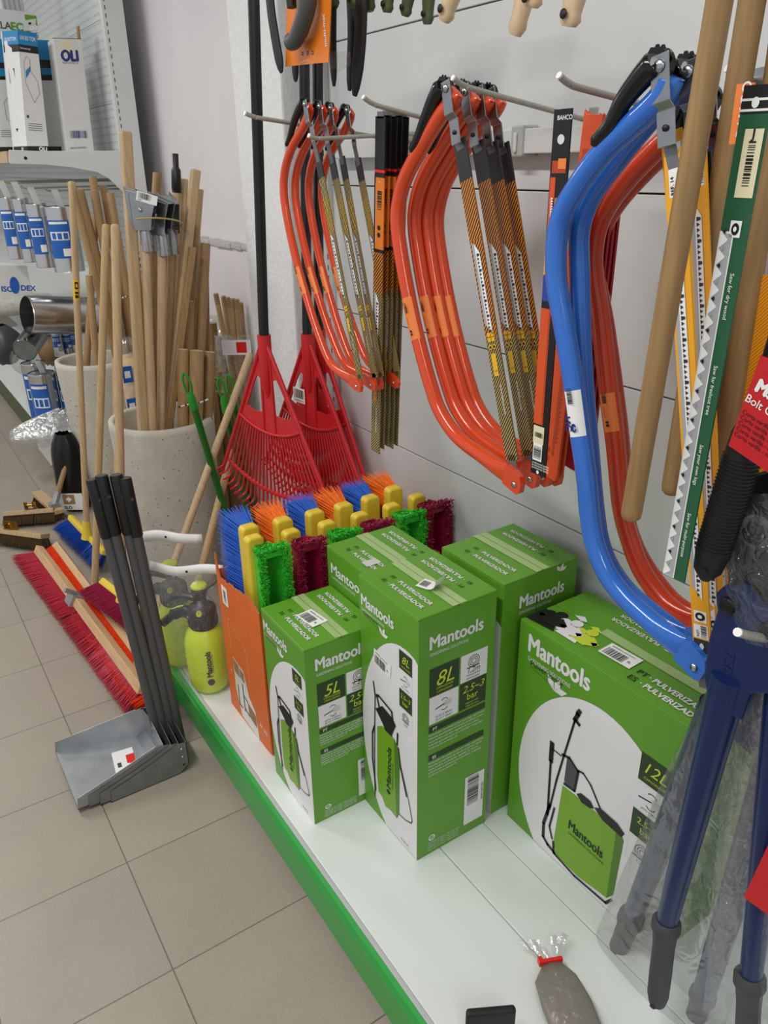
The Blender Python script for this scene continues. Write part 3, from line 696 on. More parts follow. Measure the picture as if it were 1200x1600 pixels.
def icon_column(F, x0, x1, y1, hgt, lit):
    """the narrow strip of four squares beside the picture; y1 top; hgt height of one square"""
    w_ = x1-x0; yy = y1
    F.rect(x0, yy-hgt, x1, yy, 'print_dark', 2); F.text(lit, (x0+x1)/2, yy-hgt*.62, F.h*hgt*.58, 'print_lime', 3, 'C', shear=.3); F.text('CAPACIDADE', (x0+x1)/2, yy-hgt*.85, F.h*hgt*.12, 'print_lime', 3, 'C'); yy -= hgt*1.05
    F.rect(x0, yy-hgt, x1, yy, 'print_white', 2); icon_spray(F, (x0+x1)/2, yy-hgt*.45, F.w*w_*.3); F.text('JATO E SPRAY', (x0+x1)/2, yy-hgt*.9, F.h*hgt*.1, 'ink', 3, 'C'); yy -= hgt*1.05
    F.rect(x0, yy-hgt, x1, yy, 'print_dark', 2); F.text('2.5~3', (x0+x1)/2, yy-hgt*.45, F.h*hgt*.33, 'print_lime', 3, 'C'); F.text('bar', (x0+x1)/2, yy-hgt*.78, F.h*hgt*.33, 'print_lime', 3, 'C'); yy -= hgt*1.05
    F.line([(x0, yy), (x1, yy), (x1, yy-hgt), (x0, yy-hgt), (x0, yy)], .0005, 'print_grey', 2); icon_hose(F, (x0+x1)/2, yy-hgt*.4, F.w*w_*.25); F.text('1,2m', (x0+x1)/2, yy-hgt*.85, F.h*hgt*.18, 'ink', 3, 'C')
def picture_side(F, lit, dx=0):
    F.ell(.80, .40, .79, .455, 'print_white', 1, 64)
    brand(F, .05, .895, .036, w=.56*F.w); F.line([(.08, .86), (.40, .845)], .0006, 'print_dark', 2); F.text('Pulverizador', .08, .862, .011, 'print_dark', 2); leaf(F, .42, .835, .022)
    icon_column(F, .70, .91, .84, .072, lit)
    # the pressure sprayer of the picture
    F.poly([(.29, .43), (.39, .455), (.55, .46), (.67, .43), (.70, .38), (.685, .13), (.64, .095), (.52, .10), (.42, .09), (.36, .12), (.29, .125), (.27, .2)], 'tank_green', 2)
    F.poly([(.60, .452), (.67, .43), (.70, .38), (.685, .13), (.64, .095), (.62, .2)], 'tank_shadow', 3)
    F.poly([(.27, .505), (.40, .545), (.58, .535), (.64, .515), (.60, .485), (.56, .45), (.45, .45), (.40, .47)], 'ink', 4)
    F.line([(.34, .53), (.30, .57), (.34, .575), (.57, .56), (.585, .525), (.56, .52)], .0055, 'ink', 5)
    F.line([(.24, .615), (.27, .555)], .0045, 'ink', 4); F.line([(.27, .555), (.25, .44), (.23, .28), (.225, .09)], .0032, 'ink', 5); F.line([(.24, .42), (.20, .38), (.19, .26), (.23, .16), (.24, .12)], .0046, 'ink', 5)
    F.line([(.66, .44), (.67, .49)], .005, 'ink', 4); F.line([(.68, .43), (.72, .35), (.82, .25)], .0044, 'ink', 4); F.line([(.72, .36), (.86, .24), (.92, .165), (.90, .15), (.80, .135), (.69, .13)], .0024, 'ink', 4)
    F.text('Mantools', .53, .20, .023, 'ink', 4, rot=math.pi/2-.04, bold=.018, width=.115); F.text('GARDENING SOLUTIONS', .575, .21, .0065, 'ink', 4, rot=math.pi/2-.04); F.ell(.49, .18, .035, .010, 'ink', 4, 14, False)
    F.text('8L/60130', .72, .018, .007, 'ink', 2)
def info_side(F, lit, sc=1.0):
    brand(F, .14, .875, .040, w=.68*F.w)
    X0, XM, X1 = .14, .53, .90; Y0 = .80; S = .108*sc
    F.rect(X0, Y0-S, XM-.01, Y0, 'print_dark', 2); F.text(lit, (X0+XM)/2, Y0-S*.68, F.h*S*.72, 'print_lime', 3, 'C', bold=.0, shear=.3)
    for k, w_ in enumerate(('CAPACIDADE', 'CAPACIDAD')): F.text(w_, (X0+XM)/2, Y0-S*(.80+.13*k), .0068, 'print_lime', 3, 'C')
    F.rect(XM+.01, Y0-S, X1, Y0, 'print_white', 2); icon_hose(F, (XM+X1)/2, Y0-S*.33, .014); F.text('1,2m', (XM+X1)/2, Y0-S*.72, .017, 'ink', 3, 'C', shear=.3)
    for k, w_ in enumerate(('MANGUEIRA', 'MANGUERA')): F.text(w_, (XM+X1)/2, Y0-S*(.83+.12*k), .0062, 'ink', 3, 'C')
    Y0 -= S*1.03
    F.rect(X0, Y0-S, XM-.01, Y0, 'print_white', 2); icon_spray(F, (X0+XM)/2, Y0-S*.42, .016)
    for k, w_ in enumerate(('JATO E SPRAY', 'JATO Y SPRAY')): F.text(w_, (X0+XM)/2, Y0-S*(.82+.12*k), .0065, 'ink', 3, 'C')
    F.rect(XM+.01, Y0-S, X1, Y0, 'print_dark', 2); F.text('2.5~3', (XM+X1)/2, Y0-S*.38, .024, 'print_lime', 3, 'C', shear=.3); F.text('bar', (XM+X1)/2, Y0-S*.68, .022, 'print_lime', 3, 'C')
    for k, w_ in enumerate(('PRESSÃO MÁX.', 'PRESION MAX.')): F.text(w_, (XM+X1)/2, Y0-S*(.84+.11*k), .0052, 'print_lime', 3, 'C')
    Y0 -= S*1.09
    body = {'PT': ('Pulverizador de pressão prévia com pega ergonómica,', 'Depósito em polietileno de elevada resistência, válvula', 'Lança de fibra com bico regulável de jato a spray,', 'Indicado para aplicação de herbicidas e fungicidas', 'Conforme com as normas CE'),
            'ES': ('Pulverizador de presión previa con mango ergonómico,', 'Depósito en polietileno de elevada resistencia, válvula', 'Lanza de fibra con boquilla regulable de chorro', 'Indicado para la aplicación de herbicidas y fungicidas', 'Conforme con las normas CE')}
    for cc in ('PT', 'ES'):
        F.rect(X0, Y0-.025, X1, Y0, 'print_dark', 2); F.text(cc, .19, Y0-.019, .0105, 'print_white', 3, bold=.02)
        for k, l_ in enumerate(body[cc]): F.text(l_, X0, Y0-.038-.0135*k, .0068, 'print_white', 2, width=(X1-X0)*F.w*(1, .97, .9, .96, .5)[k])
        Y0 -= .118
    F.ell(.2, .075, .045, .014, 'print_white', 2, 20, False); F.ell(.2, .075, .03, .0095, 'carton_green', 3, 16, False); F.line([(.18, .07), (.22, .08)], .002, 'print_white', 4)
    for k in range(4): F.text('Fabricado em China / Importado por', .15, .05-.011*k, .0056, 'print_white', 2)
    F.rect(.66, .10, .94, .27, 'print_white', 2); F.bars(.7, .135, .86, .265, k=3, vert=False, n=30); F.text('5604412601302', .93, .13, .0075, 'ink', 3, rot=math.pi/2)
    F.rect(.66, .045, .94, .10, 'print_white', 2)
def tape_top(F, side=True):
    F.rect(.40, .0, .60, 1, 'tape', 3)
def carton(name, label, lo, hi, lit, group=None, big=False, sticker=None, seamdir='y'):
    lo, hi = Vector(lo), Vector(hi); sx, sy, sz = hi-lo
    t = thing(name, label, 'carton', V((lo.x+hi.x)/2, (lo.y+hi.y)/2, lo.z), group)
    b = MB(); b.box(lo, (hi.x, hi.y, hi.z-.004), 'carton_green'); b.build('body', t, bevel=.0015)
    # four closing flaps: two halves with a small bow
    b = MB(); mx = (lo.x+hi.x)/2; my = (lo.y+hi.y)/2
    if seamdir == 'x': b.box((lo.x, lo.y, hi.z-.0045), (hi.x, my-.0008, hi.z), 'carton_green'); b.box((lo.x, my+.0008, hi.z-.0045), (hi.x, hi.y, hi.z+.0006), 'carton_green')
    else: b.box((lo.x, lo.y, hi.z-.0045), (mx-.0008, hi.y, hi.z), 'carton_green'); b.box((mx+.0008, lo.y, hi.z-.0045), (hi.x, hi.y, hi.z+.0006), 'carton_green')
    b.build('flap', t, bevel=.0018)
    FL = Face(MB(), (lo.x, hi.y, lo.z), NY, NZ, NX, sy, sz)           # towards the aisle
    FR = Face(MB(), (lo.x, lo.y, lo.z), V(1, 0, 0), NZ, NY, sx, sz)   # towards the near end
    FT = Face(MB(), (lo.x, lo.y, hi.z+.0008), V(1, 0, 0), V(0, 1, 0), NZ, sx, sy)
    return t, FL, FR, FT
def finish(t, FL, FR, FT):
    for F, nm in ((FL, 'picture_print'), (FR, 'text_print'), (FT, 'top_print')):
        if F.mb.v: F.mb.build(nm, t)
def top_small(F, seam='x'):
    F.rect(.42, .002, .60, .998, 'tape', 1); F.rect(.507, .002, .513, .998, 'carton_dark_green', 1.4)
    for k in range(2):
        x = .24-.11*k
        F.text(('PT', 'ES')[k], x, .78, .0125, 'print_dark', 2, rot=-math.pi/2, bold=.01); F.text('· PULVERIZADOR', x, .68, .0135, 'print_white', 2, rot=-math.pi/2, bold=.03, width=.55*F.h)
        F.text(('PT', 'ES')[k], .76+.11*k, .22, .0125, 'print_dark', 2, rot=math.pi/2, bold=.01); F.text('· PULVERIZADOR', .76+.11*k, .32, .0135, 'print_white', 2, rot=math.pi/2, bold=.03, width=.55*F.h)
def sticker_label(parent_mb, o, u, v, n, w_, h_, curl=False):
    F = Face(parent_mb, o, u, v, n, w_, h_); F.rect(0, 0, 1, 1, 'label_white', 3); F.bars(.08, .1, .7, .65, k=4, n=24, seed=4); F.text('0000000 pulverizador', .1, .78, h_*.14, 'ink', 4); F.text('8L', .78, .3, h_*.2, 'ink', 4)
# 8 L box in front
t, FL, FR, FT = carton('sprayer_carton', 'tall green 8L sprayer carton in the middle with a curled sticker on top', (.694, .955, ZS), (.882, 1.161, .75), '8L')
picture_side(FL, '8L'); info_side(FR, '8L'); top_small(FT)
sticker_label(FL.mb, FL.p(.25, .70), (V(0, -1, 0)*.97-NZ*.1).normalized(), (NZ*.97+V(0, -1, 0)*.1).normalized(), NX, .062, .036)
finish(t, FL, FR, FT)
b = MB(); P0 = V(.775, 1.062, .7516); u = V(.35, -.93, 0).normalized(); v = V(.93, .35, 0).normalized(); P = []
for k in range(11): P.append(P0+u*(.058*k/10-.012*max(0, (k-6)/4)**2)+NZ*(.0005+.024*max(0, (k-4)/6)**2))
b.add([p-v*.017 for p in P]+[p+v*.017 for p in P], [(k, k+1, 12+k, 11+k) for k in range(10)], 'label_white', True)
for k in range(8): q = P0+u*(.004+.0022*k)+NZ*.0012; b.obox(q, u*(.0003+.0003*(k % 2)), v*.010, NZ*.0001, 'ink')
b.build('curled_sticker', t)
# 5 L box
t, FL, FR, FT = carton('sprayer_carton', 'smaller green 5L sprayer carton standing against the torn orange box', (.562, 1.163, ZS), (.738, 1.361, .617), '5L')
picture_side(FL, '5L'); info_side(FR, '5L', 1.1); top_small(FT)
sticker_label(FT.mb, FT.p(.27, .62), (V(.12, -1, 0)).normalized(), V(1, .12, 0).normalized(), NZ, .062, .040)
finish(t, FL, FR, FT)
# box behind these two
t, FL, FR, FT = carton('sprayer_carton', 'green sprayer carton mostly hidden behind the 5L and 8L cartons, near the brushes', (.742, 1.172, ZS), (.925, 1.378, .712), '8L')
brand(FL, .09, .89, .036, w=.7*FL.w); FL.rect(.3, .03, .99, .7, 'print_white', 1); top_small(FT); FT.rect(.1, .3, .3, .42, 'print_grey', 3); finish(t, FL, FR, FT)
# box behind to the right
t, FL, FR, FT = carton('sprayer_carton', 'green 8L sprayer carton against the back panel, behind and right of the middle carton', (.907, .965, ZS), (1.112, 1.165, .748), '8L')
picture_side(FL, '8L'); FR.rect(.45, .0, .46, .9, 'carton_dark_green', 1); brand(FR, .22, .885, .040, w=.60*FR.w); top_small(FT); leaf(FR, .75, .97, .02); finish(t, FL, FR, FT)
# 12 L box
Y0, Y1 = .53, .943; X0, X1 = .936, 1.128; ZT = .672
t, FL, FR, FT = carton('sprayer_carton', 'wide green 12L backpack sprayer carton at the front right with people silhouettes on top', (X0, Y0, ZS), (X1, Y1, ZT), '12L', seamdir='y')
F = FL
F.ell(.54, .36, .48, .49, 'print_white', 1, 70); F.rect(.70, .003, .997, .60, 'print_white', 1.4)
brand(F, .07, .888, .056, w=.385*F.w); F.line([(.09, .825), (.27, .80)], .0008, 'print_dark'); F.text('Pulverizador', .09, .83, .018, 'print_dark', 2); leaf(F, .255, .79, .036)
icon_column(F, .765, .93, .80, .115, '12L')
F.poly([(.365, .40), (.50, .405), (.72, .405), (.745, .38), (.735, .10), (.70, .055), (.52, .03), (.37, .035), (.345, .09)], 'tank_green', 2)
F.poly([(.70, .405), (.725, .405), (.745, .38), (.735, .10), (.70, .055)], 'tank_shadow', 3)
F.line([(.345, .09), (.355, .035), (.50, .018), (.70, .03), (.73, .07)], .006, 'ink', 4)
F.poly([(.455, .415), (.48, .435), (.54, .435), (.565, .415), (.54, .40), (.49, .395)], 'ink', 4); F.poly([(.565, .42), (.60, .44), (.70, .435), (.745, .415), (.73, .39), (.62, .395)], 'ink', 5)
F.line([(.405, .775), (.395, .72), (.355, .54), (.325, .40), (.30, .24)], .0048, 'ink', 4); F.line([(.395, .73), (.412, .765), (.42, .785)], .009, 'ink', 5); F.line([(.40, .735), (.425, .725)], .008, 'ink', 5)
F.line([(.275, .555), (.277, .47)], .012, 'ink', 4); F.line([(.277, .47), (.285, .3), (.29, .2)], .006, 'ink', 4); F.line([(.28, .53), (.34, .53)], .003, 'ink', 4)
F.poly([(.375, .545), (.39, .55), (.445, .525), (.44, .42), (.385, .41), (.372, .43)], 'handle_grey', 3); F.line([(.345, .54), (.39, .55), (.45, .52), (.44, .42), (.375, .415)], .006, 'ink', 4)
F.line([(.45, .525), (.48, .53), (.53, .505), (.565, .47), (.60, .435)], .0045, 'ink', 4); F.line([(.30, .26), (.27, .14), (.275, .07), (.31, .05), (.36, .04)], .008, 'ink', 4); F.line([(.33, .26), (.31, .15), (.335, .1)], .005, 'ink', 4)
F.text('Mantools', .43, .225, .033, 'ink', 4, rot=-.03, bold=.018, width=.215*F.w); F.text('GARDENING SOLUTIONS', .435, .2, .008, 'ink', 4, rot=-.03)
F = Face(FT.mb, (X0, Y1, ZT+.0008), V(0, -1, 0), V(1, 0, 0), NZ, Y1-Y0, X1-X0)       # reads from the aisle
def figure(cx, cy, s, mt, k):
    F.ell(cx, cy+.15, .030, .062, mt, k, 16, False); F.poly([(cx-.03, cy-.09), (cx+.045, cy-.09), (cx+.05, cy+.0), (cx+.035, cy+.085), (cx-.03, cy+.085), (cx-.045, cy+.0)], mt, k)
    F.line([(cx-.03, cy+.07), (cx-.065, cy-.01), (cx-.02, cy-.06)], .012, mt, k+.2); F.line([(cx+.03, cy+.07), (cx+.075, cy+.01), (cx+.035, cy-.05)], .012, mt, k+.2)
    F.ell(cx-.045, cy+.09, .028, .05, mt, k+.3, 12, False)
F.poly([(.004, .06), (.17, .10), (.14, .2), (.03, .34), (.004, .36)], 'ink', 1)
figure(.285, .25, .75, 'print_lime', 1.5); figure(.19, .25, .8, 'print_white', 2.2); figure(.095, .24, .8, 'ink', 3)
F.poly([(.17, .12), (.30, .12), (.29, .17), (.18, .17)], 'print_white', 2.5)
F.poly([(.13, .50), (.17, .56), (.21, .50), (.18, .47)], 'print_white', 2); F.poly([(.24, .47), (.27, .52), (.31, .47), (.28, .44)], 'print_lime', 2)
for k in range(2):
    F.text(('PT', 'ES')[k], .60, .24-.13*k, .019, 'print_dark', 2, bold=.02); F.text('· PULVERIZADOR', .66, .24-.13*k, .019, 'print_white', 2, bold=.035, width=.32*F.w)
    F.text(('PT · PULVERIZADOR', 'ES · PULVERIZADOR')[k], .60, .80+.12*k, .016, 'print_white', 2, rot=math.pi, bold=.02)
F.rect(.30, .46, .998, .58, 'tape', 1)
sticker_label(FT.mb, F.p(.40, .20), V(.05, -1, 0).normalized(), V(1, .05, 0).normalized(), NZ, .070, .042)
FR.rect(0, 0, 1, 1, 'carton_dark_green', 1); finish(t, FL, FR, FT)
# ================================================================ torn orange box with the brush heads
t = thing('brush_box', 'open orange cardboard box with a torn rim holding two rows of brush heads', 'box', (.83, 1.545, ZS))
ya, yb, xa, xb = 1.415, 1.668, .578, 1.10
def wallpiece(pts, th, m1): b = MB(); b.prism(pts, th, m1); return b
r = random.Random(5)
N = 26; top = []
for i in range(N+1):
    f = i/N; z = .548+.07*max(0, 1-f*14)+.035*min(1, f*1.3)-.0+r.uniform(-.004, .004); top.append(V(xa, yb-(yb-ya)*f, z+ (0 if f < .75 else -.012*(f-.75)*4)))
bot = [V(xa, yb-(yb-ya)*(1-i/10), ZS+(.0 if i/10 > .35 else r.uniform(0, .006))) for i in range(11)]
b = MB(); b.prism(top+bot, (.004, 0, 0), 'carton_orange'); b.prism([p+V(.0015, 0, .0012) for p in top]+[p+V(.0015, 0, -.002) for p in top[::-1]], (.0015, 0, 0), 'carton_brown')
o = b.build('side_panel', t)
F = Face(MB(), (xa, yb, ZS), NY, NZ, NX, yb-ya, .42)
F.rect(.10, .80, .24, .93, 'label_white', 1); F.bars(.14, .82, .2, .9, k=2, vert=False, n=12)
for (x0, y0, x1, y1) in ((.18, .72, .6, .60), (.6, .60, .6, .38), (.18, .72, .18, .5)):
    for k in range(7): F.line([(x0+(x1-x0)*(k+.15)/7, y0+(y1-y0)*(k+.15)/7), (x0+(x1-x0)*(k+.7)/7, y0+(y1-y0)*(k+.7)/7)], .0012, 'print_white', 1)
F.poly([(.2, .44), (.46, .42), (.55, .26), (.68, .2), (.72, .0), (.3, .02), (.2, .2)], 'tape_clear', 1); F.poly([(.2, .43), (.34, .42), (.34, .33), (.22, .34)], 'carton_brown', 2); F.poly([(.36, .41), (.46, .40), (.46, .33), (.36, .34)], 'carton_brown', 2); F.poly([(.5, .2), (.68, .17), (.68, .08), (.5, .1)], 'carton_brown', 2)
F.line([(.4, .3), (.4, .1)], .004, 'ink', 3); F.line([(.42, .22), (.5, .2)], .004, 'ink', 3); F.line([(.27, .25), (.27, .1), (.34, .1)], .004, 'ink', 3); F.line([(.42, .12), (.5, .1)], .004, 'ink', 3); F.text('PP 500', .76, .13, .017, 'print_white', 1, rot=-.1); F.text('E', .12, .3, .014, 'print_white', 1)
F.mb.build('printed_mark', o)
b = MB(); b.box((xa+.005, ya, ZS), (xb, ya+.004, .56), 'carton_orange'); b.build('front_panel', t)
b = MB(); b.box((xa+.005, yb-.004, ZS), (xb, yb, .57), 'carton_orange'); b.build('rear_panel', t)
b = MB(); b.box((xb-.004, ya+.005, ZS), (xb, yb-.005, .57), 'carton_orange'); b.build('end_panel', t)
b = MB(); b.box((xa+.005, ya+.005, ZS), (xb-.005, yb-.005, ZS+.003), 'carton_brown'); b.build('bottom', t)
def strand(b, p, d, L, w_, mt, side=None, bend=None, tip=.35):
    """one bristle: a slim three-sided tapering blade"""
    d = Vector(d).normalized(); a = side or d.orthogonal().normalized(); c = d.cross(a)
    q = p+d*L+(bend or V(0, 0, 0)); m_ = p.lerp(q, .6)-(bend or V(0, 0, 0))*.25
    ring = lambda o, s_: [o+a*s_, o-a*s_*.5+c*s_*.87, o-a*s_*.5-c*s_*.87]
    b.add(ring(p, w_)+ring(m_, w_*.9)+ring(q, w_*tip), [(0, 1, 4, 3), (1, 2, 5, 4), (2, 0, 3, 5), (3, 4, 7, 6), (4, 5, 8, 7), (5, 3, 6, 8)], mt)
ZB, ZTB = .40, .735
def head_block(b, cx, y0, y1, top, w_, z0=ZB):
    """rounded yellow brush back standing on end"""
    n = 8; P = []
    for k in range(n+1): a = math.pi/2*k/n; P.append((cx+w_/2-.012+.012*math.cos(a), top-.012+.012*math.sin(a)))
    for k in range(n+1): a = math.pi/2+math.pi/2*k/n; P.append((cx-w_/2+.012+.012*math.cos(a), top-.012+.012*math.sin(a)))
    P += [(cx-w_/2, z0), (cx+w_/2, z0)]
    b.prism([V(x, y0, z) for x, z in P][::-1], (0, y1-y0, 0), 'brush_yellow')
def back_head(i, colour, cx, cy, top, label):
    t = thing('sweeping_brush', label, 'brush', V(cx, cy, ZB-.2), 'flared brush heads in the back row of the orange box')
    b = MB(); head_block(b, cx, cy-.026, cy+.004, top, .046, ZB-.19); b.build('brush_back', t, bevel=.006, seg=3)
    b = MB(); rr = random.Random(i)
    vs = [V(cx-.019, cy+.003, top-.016), V(cx+.019, cy+.003, top-.016), V(cx+.030, cy+.076, top-.004), V(cx-.030, cy+.076, top-.004)]
    vs += [v+V(0, 0, -.36) for v in vs]; b.add(vs, [(0, 1, 2, 3), (0, 4, 5, 1), (1, 5, 6, 2), (2, 6, 7, 3), (3, 7, 4, 0)], 'bristle_'+colour)
    for iz in range(44):
        z = top-.010-iz*.0080
        for ix in range(9):
            x = cx+(ix-4)*.0048; f = 1-iz/43.0
            for q in range(3):
                d = V((ix-4)*.062+rr.uniform(-.035, .035), 1, .05+.16*max(0, f*2-1)**2+rr.uniform(-.035, .035))
                strand(b, V(x+rr.uniform(-.002, .002), cy+.003, z+rr.uniform(-.003, .003)), d, .088+rr.uniform(-.005, .005), .0011, 'bristle_'+colour)
    b.build('bristles', t)
def front_head(i, colour, cx, cy, top, label):
    t = thing('sweeping_brush', label, 'brush', V(cx, cy, ZB-.2), 'fluffy-tipped brush heads in the front row of the orange box')
    b = MB(); head_block(b, cx-.012, cy-.004, cy+.024, top+.012, .044, ZB-.19); b.build('brush_back', t, bevel=.006, seg=3)
    b = MB(); rr = random.Random(i+50)
    hw, dep = .036, .072
    def fluff(p, n_, s_):
        for q in range(n_):
            d = V(rr.uniform(-1, 1), rr.uniform(-1.2, .3), rr.uniform(-1, 1)); strand(b, p+V(rr.uniform(-.004, .004), rr.uniform(-.003, .003), rr.uniform(-.004, .004)), d, s_*rr.uniform(.6, 1.1), .0012, 'bristle_'+colour)
    for sx in (-1, 1):
        P = [V(cx+sx*.008, cy-.003, top-.010), V(cx+sx*.020, cy-.003, top-.010), V(cx+sx*hw, cy-dep+.004, top-.004), V(cx+sx*(hw-.012), cy-dep+.004, top-.004)]
        if sx > 0: P = P[::-1]
        b.prism(P[::-1], (0, 0, -.34), 'bristle_'+colour)
    b.prism([V(cx-.020, cy-.003, top-.012), V(cx+.020, cy-.003, top-.012), V(cx+hw, cy-dep+.004, top-.004), V(cx-hw, cy-dep+.004, top-.004)], (0, 0, -.010), 'bristle_'+colour)
    z = top-.006; k = 0
    while z > ZB-.10:
        for sx in (-1, 1):
            for j in range(2):
                x0 = cx+sx*(.010+.006*j); x1 = cx+sx*(hw-.010*j)
                p0 = V(x0, cy-.004, z); p1 = V(x1, cy-dep+rr.uniform(-.003, .003), z+.002)
                for q in range(2): strand(b, p0+V(rr.uniform(-.002, .002), 0, rr.uniform(-.003, .003)), p1-p0+V(rr.uniform(-.005, .005), 0, rr.uniform(-.005, .005)), (p1-p0).length, .0012, 'bristle_'+colour)
                fluff(p1, 15, .0085)
        z -= .0088; k += 1
    for j in range(11):                         # the top row closes the ring
        x = cx-hw+2*hw*j/10
        for yy in range(3):
            p1 = V(x, cy-dep+.012*yy, top+.004+.006*(yy == 0)); fluff(p1, 14, .0085)
        for q in range(3): strand(b, V(cx+(x-cx)*.4, cy-.004, top-.008), V((x-cx)*.7, -dep, .014), dep, .0012, 'bristle_'+colour)
    b.build('bristles', t)
# tops measured along the two rows
for i, (px, py, col, cy, lb) in enumerate((
        (388, 823, 'blue', 1.575, 'blue flared brush head at the left end of the box, nearest the sprayer bottle'),
        (441, 812, 'orange', 1.575, 'orange flared brush head second from the left in the back row of the box'),
        (491, 800, 'blue', 1.575, 'blue flared brush head third from the left in the back row, between two orange ones'),
        (536, 789, 'orange', 1.575, 'orange flared brush head between two blue ones in the middle of the back row'),
        (578, 777, 'blue', 1.575, 'blue flared brush head fifth from the left, beside the last orange one'),
        (614, 763, 'orange', 1.575, 'orange flared brush head at the right end of the back row under the rakes'))):
    p = at(px, py, 'y', cy-.01); back_head(i, col, p.x, cy, p.z+.005, lb)
for i, (px, py, col, lb) in enumerate((
        (419, 856, 'green', 'bright green fluffy brush head at the left end of the front row'),
        (478, 846, 'maroon', 'maroon fluffy brush head second from the left in the front row'),
        (535, 832, 'green', 'bright green fluffy brush head third from the left, above the middle carton'),
        (587, 818, 'maroon', 'maroon fluffy brush head fourth from the left, between two green ones'),
        (637, 803, 'green', 'bright green fluffy brush head at the right, beside the last maroon one'),
        (677, 788, 'maroon', 'maroon fluffy brush head at the right end of the front row'))):
    p = at(px, py, 'y', 1.445); front_head(i, col, p.x+.004, 1.497, p.z-.004, lb)
# ================================================================ yellow spray bottles in clear bags
def bottle(cx, cy, label, rot=0):
    t = thing('spray_bottle', label, 'sprayer', V(cx, cy, ZS))
    S = 1.10; H_ = 1.19
    b = MB(); b.lathe([(r_*S, h*H_) for r_, h in ((0, 0), (.030, .0), (.042, .006), (.050, .02), (.0525, .05), (.0535, .10), (.052, .135), (.046, .155), (.036, .168), (.031, .174), (.030, .18))], (cx, cy, ZS), 'bottle_yellow', 40); bo = b.build('tank', t)
    # vertical print facing the camera side
    a = math.radians(-127+rot); rr = .0545*S; b = MB(); vs, fs, x0, x1 = text_mesh('Mantools', .035)
    def wrap(st, size, dth, z0, bold):
        vs, fs, x0, x1 = text_mesh(st, 0); k = size
        for i, (ox, oy) in enumerate(((0, 0), (1, 0), (-1, 0), (0, 1), (0, -1)) if bold else ((0, 0),)):
            P = []; rq = rr+.0001*i
            for v_ in vs:
                th = a+dth-(v_[1]*k+oy*bold*k)/rr; P.append(V(cx+math.cos(th)*rq, cy+math.sin(th)*rq, z0+(v_[0]-x0+ox*bold)*k))
            b.add(P, fs, 'ink')
    wrap("Mantools", .0225, .46, ZS+.060*H_, .035); wrap('GARDENING SOLUTIONS', .0052, .55, ZS+.070*H_, 0)
    P = []; 
    for q in range(20): th = a+.36+math.cos(q*math.pi/10)*.010/rr; P.append(V(cx+math.cos(th)*rr, cy+math.sin(th)*rr, ZS+.045*H_+.010*math.sin(q*math.pi/10)))
    b.add(P, [tuple(range(20))], 'ink'); b.build('printed_mark', bo)
    b = MB(); b.lathe([(.034*S, 0), (.0355*S, .004), (.036*S, .05), (.033*S, .058), (.024*S, .064), (.017*S, .068), (.013*S, .088), (0, .088)], (cx, cy, ZS+.172*H_), 'pump_black', 28)
    for k in range(20): th = k*math.pi/10; b.obox(V(cx+math.cos(th)*.036*S, cy+math.sin(th)*.036*S, ZS+.172*H_+.018), V(math.cos(th), math.sin(th), 0)*.001, V(-math.sin(th), math.cos(th), 0)*.0022, V(0, 0, .012), 'pump_black')
    b.build('screw_collar', t)
    b = MB(); z = ZS+.172*H_+.085
    b.lathe([(.013, 0), (.018, .004), (.022, .022), (.021, .034), (0, .036)], (cx, cy, z), 'pump_black', 24); b.lathe([(.0215, .0), (.0225, .004), (.020, .008), (0, .0085)], (cx, cy, z+.034), 'pump_lime', 24); b.build('pump_knob', t)
    d = V(-.80, .6, 0).normalized(); z = ZS+.172*H_+.03; b = MB()
    P = catmull([V(cx, cy, z)+d*.02, V(cx, cy, z+.012)+d*.05, V(cx, cy, z+.0)+d*.08, V(cx, cy, z-.03)+d*.115], 6); b.tube(P, [.019]*7+[.017]*6+[.012]*(len(P)-13), 'pump_black', 12, flat=(d.cross(NZ), [.7]*len(P), [1.0]*len(P))); hb = b.build('trigger_handle', t)
    b = MB(); b.tube([p+V(0, 0, .0155) for p in P[6:]], .004, 'pump_lime', 8); b.build('trigger_lever', t)
    b = MB(); f = V(math.cos(math.radians(-120)), math.sin(math.radians(-120)), 0); q = V(cx, cy, z+.025)+f*.03; b.tube([q, q+f*.012+NZ*.004], .0075, 'pump_lime', 14); b.disc(q+f*.0125+NZ*.004, .0045, f, 'sticker_orange', 12); b.build('pressure_valve', t)
    b = MB(); b.tube([V(cx, cy, z+.055)+d*.01, V(cx, cy, z+.062)+d*.05, V(cx, cy, z+.058)+d*.075], [.011, .009, .011], 'pump_black', 12); b.build('nozzle', t)
    return t
pc = at(318, 1074, 'z', ZS)
bottle(.562, 1.775, 'yellow-green hand sprayer with black pump standing in the front clear bag')
bottle(.520+.02, 1.94, 'second yellow-green hand sprayer blurred behind the first one in its clear bag', 40)
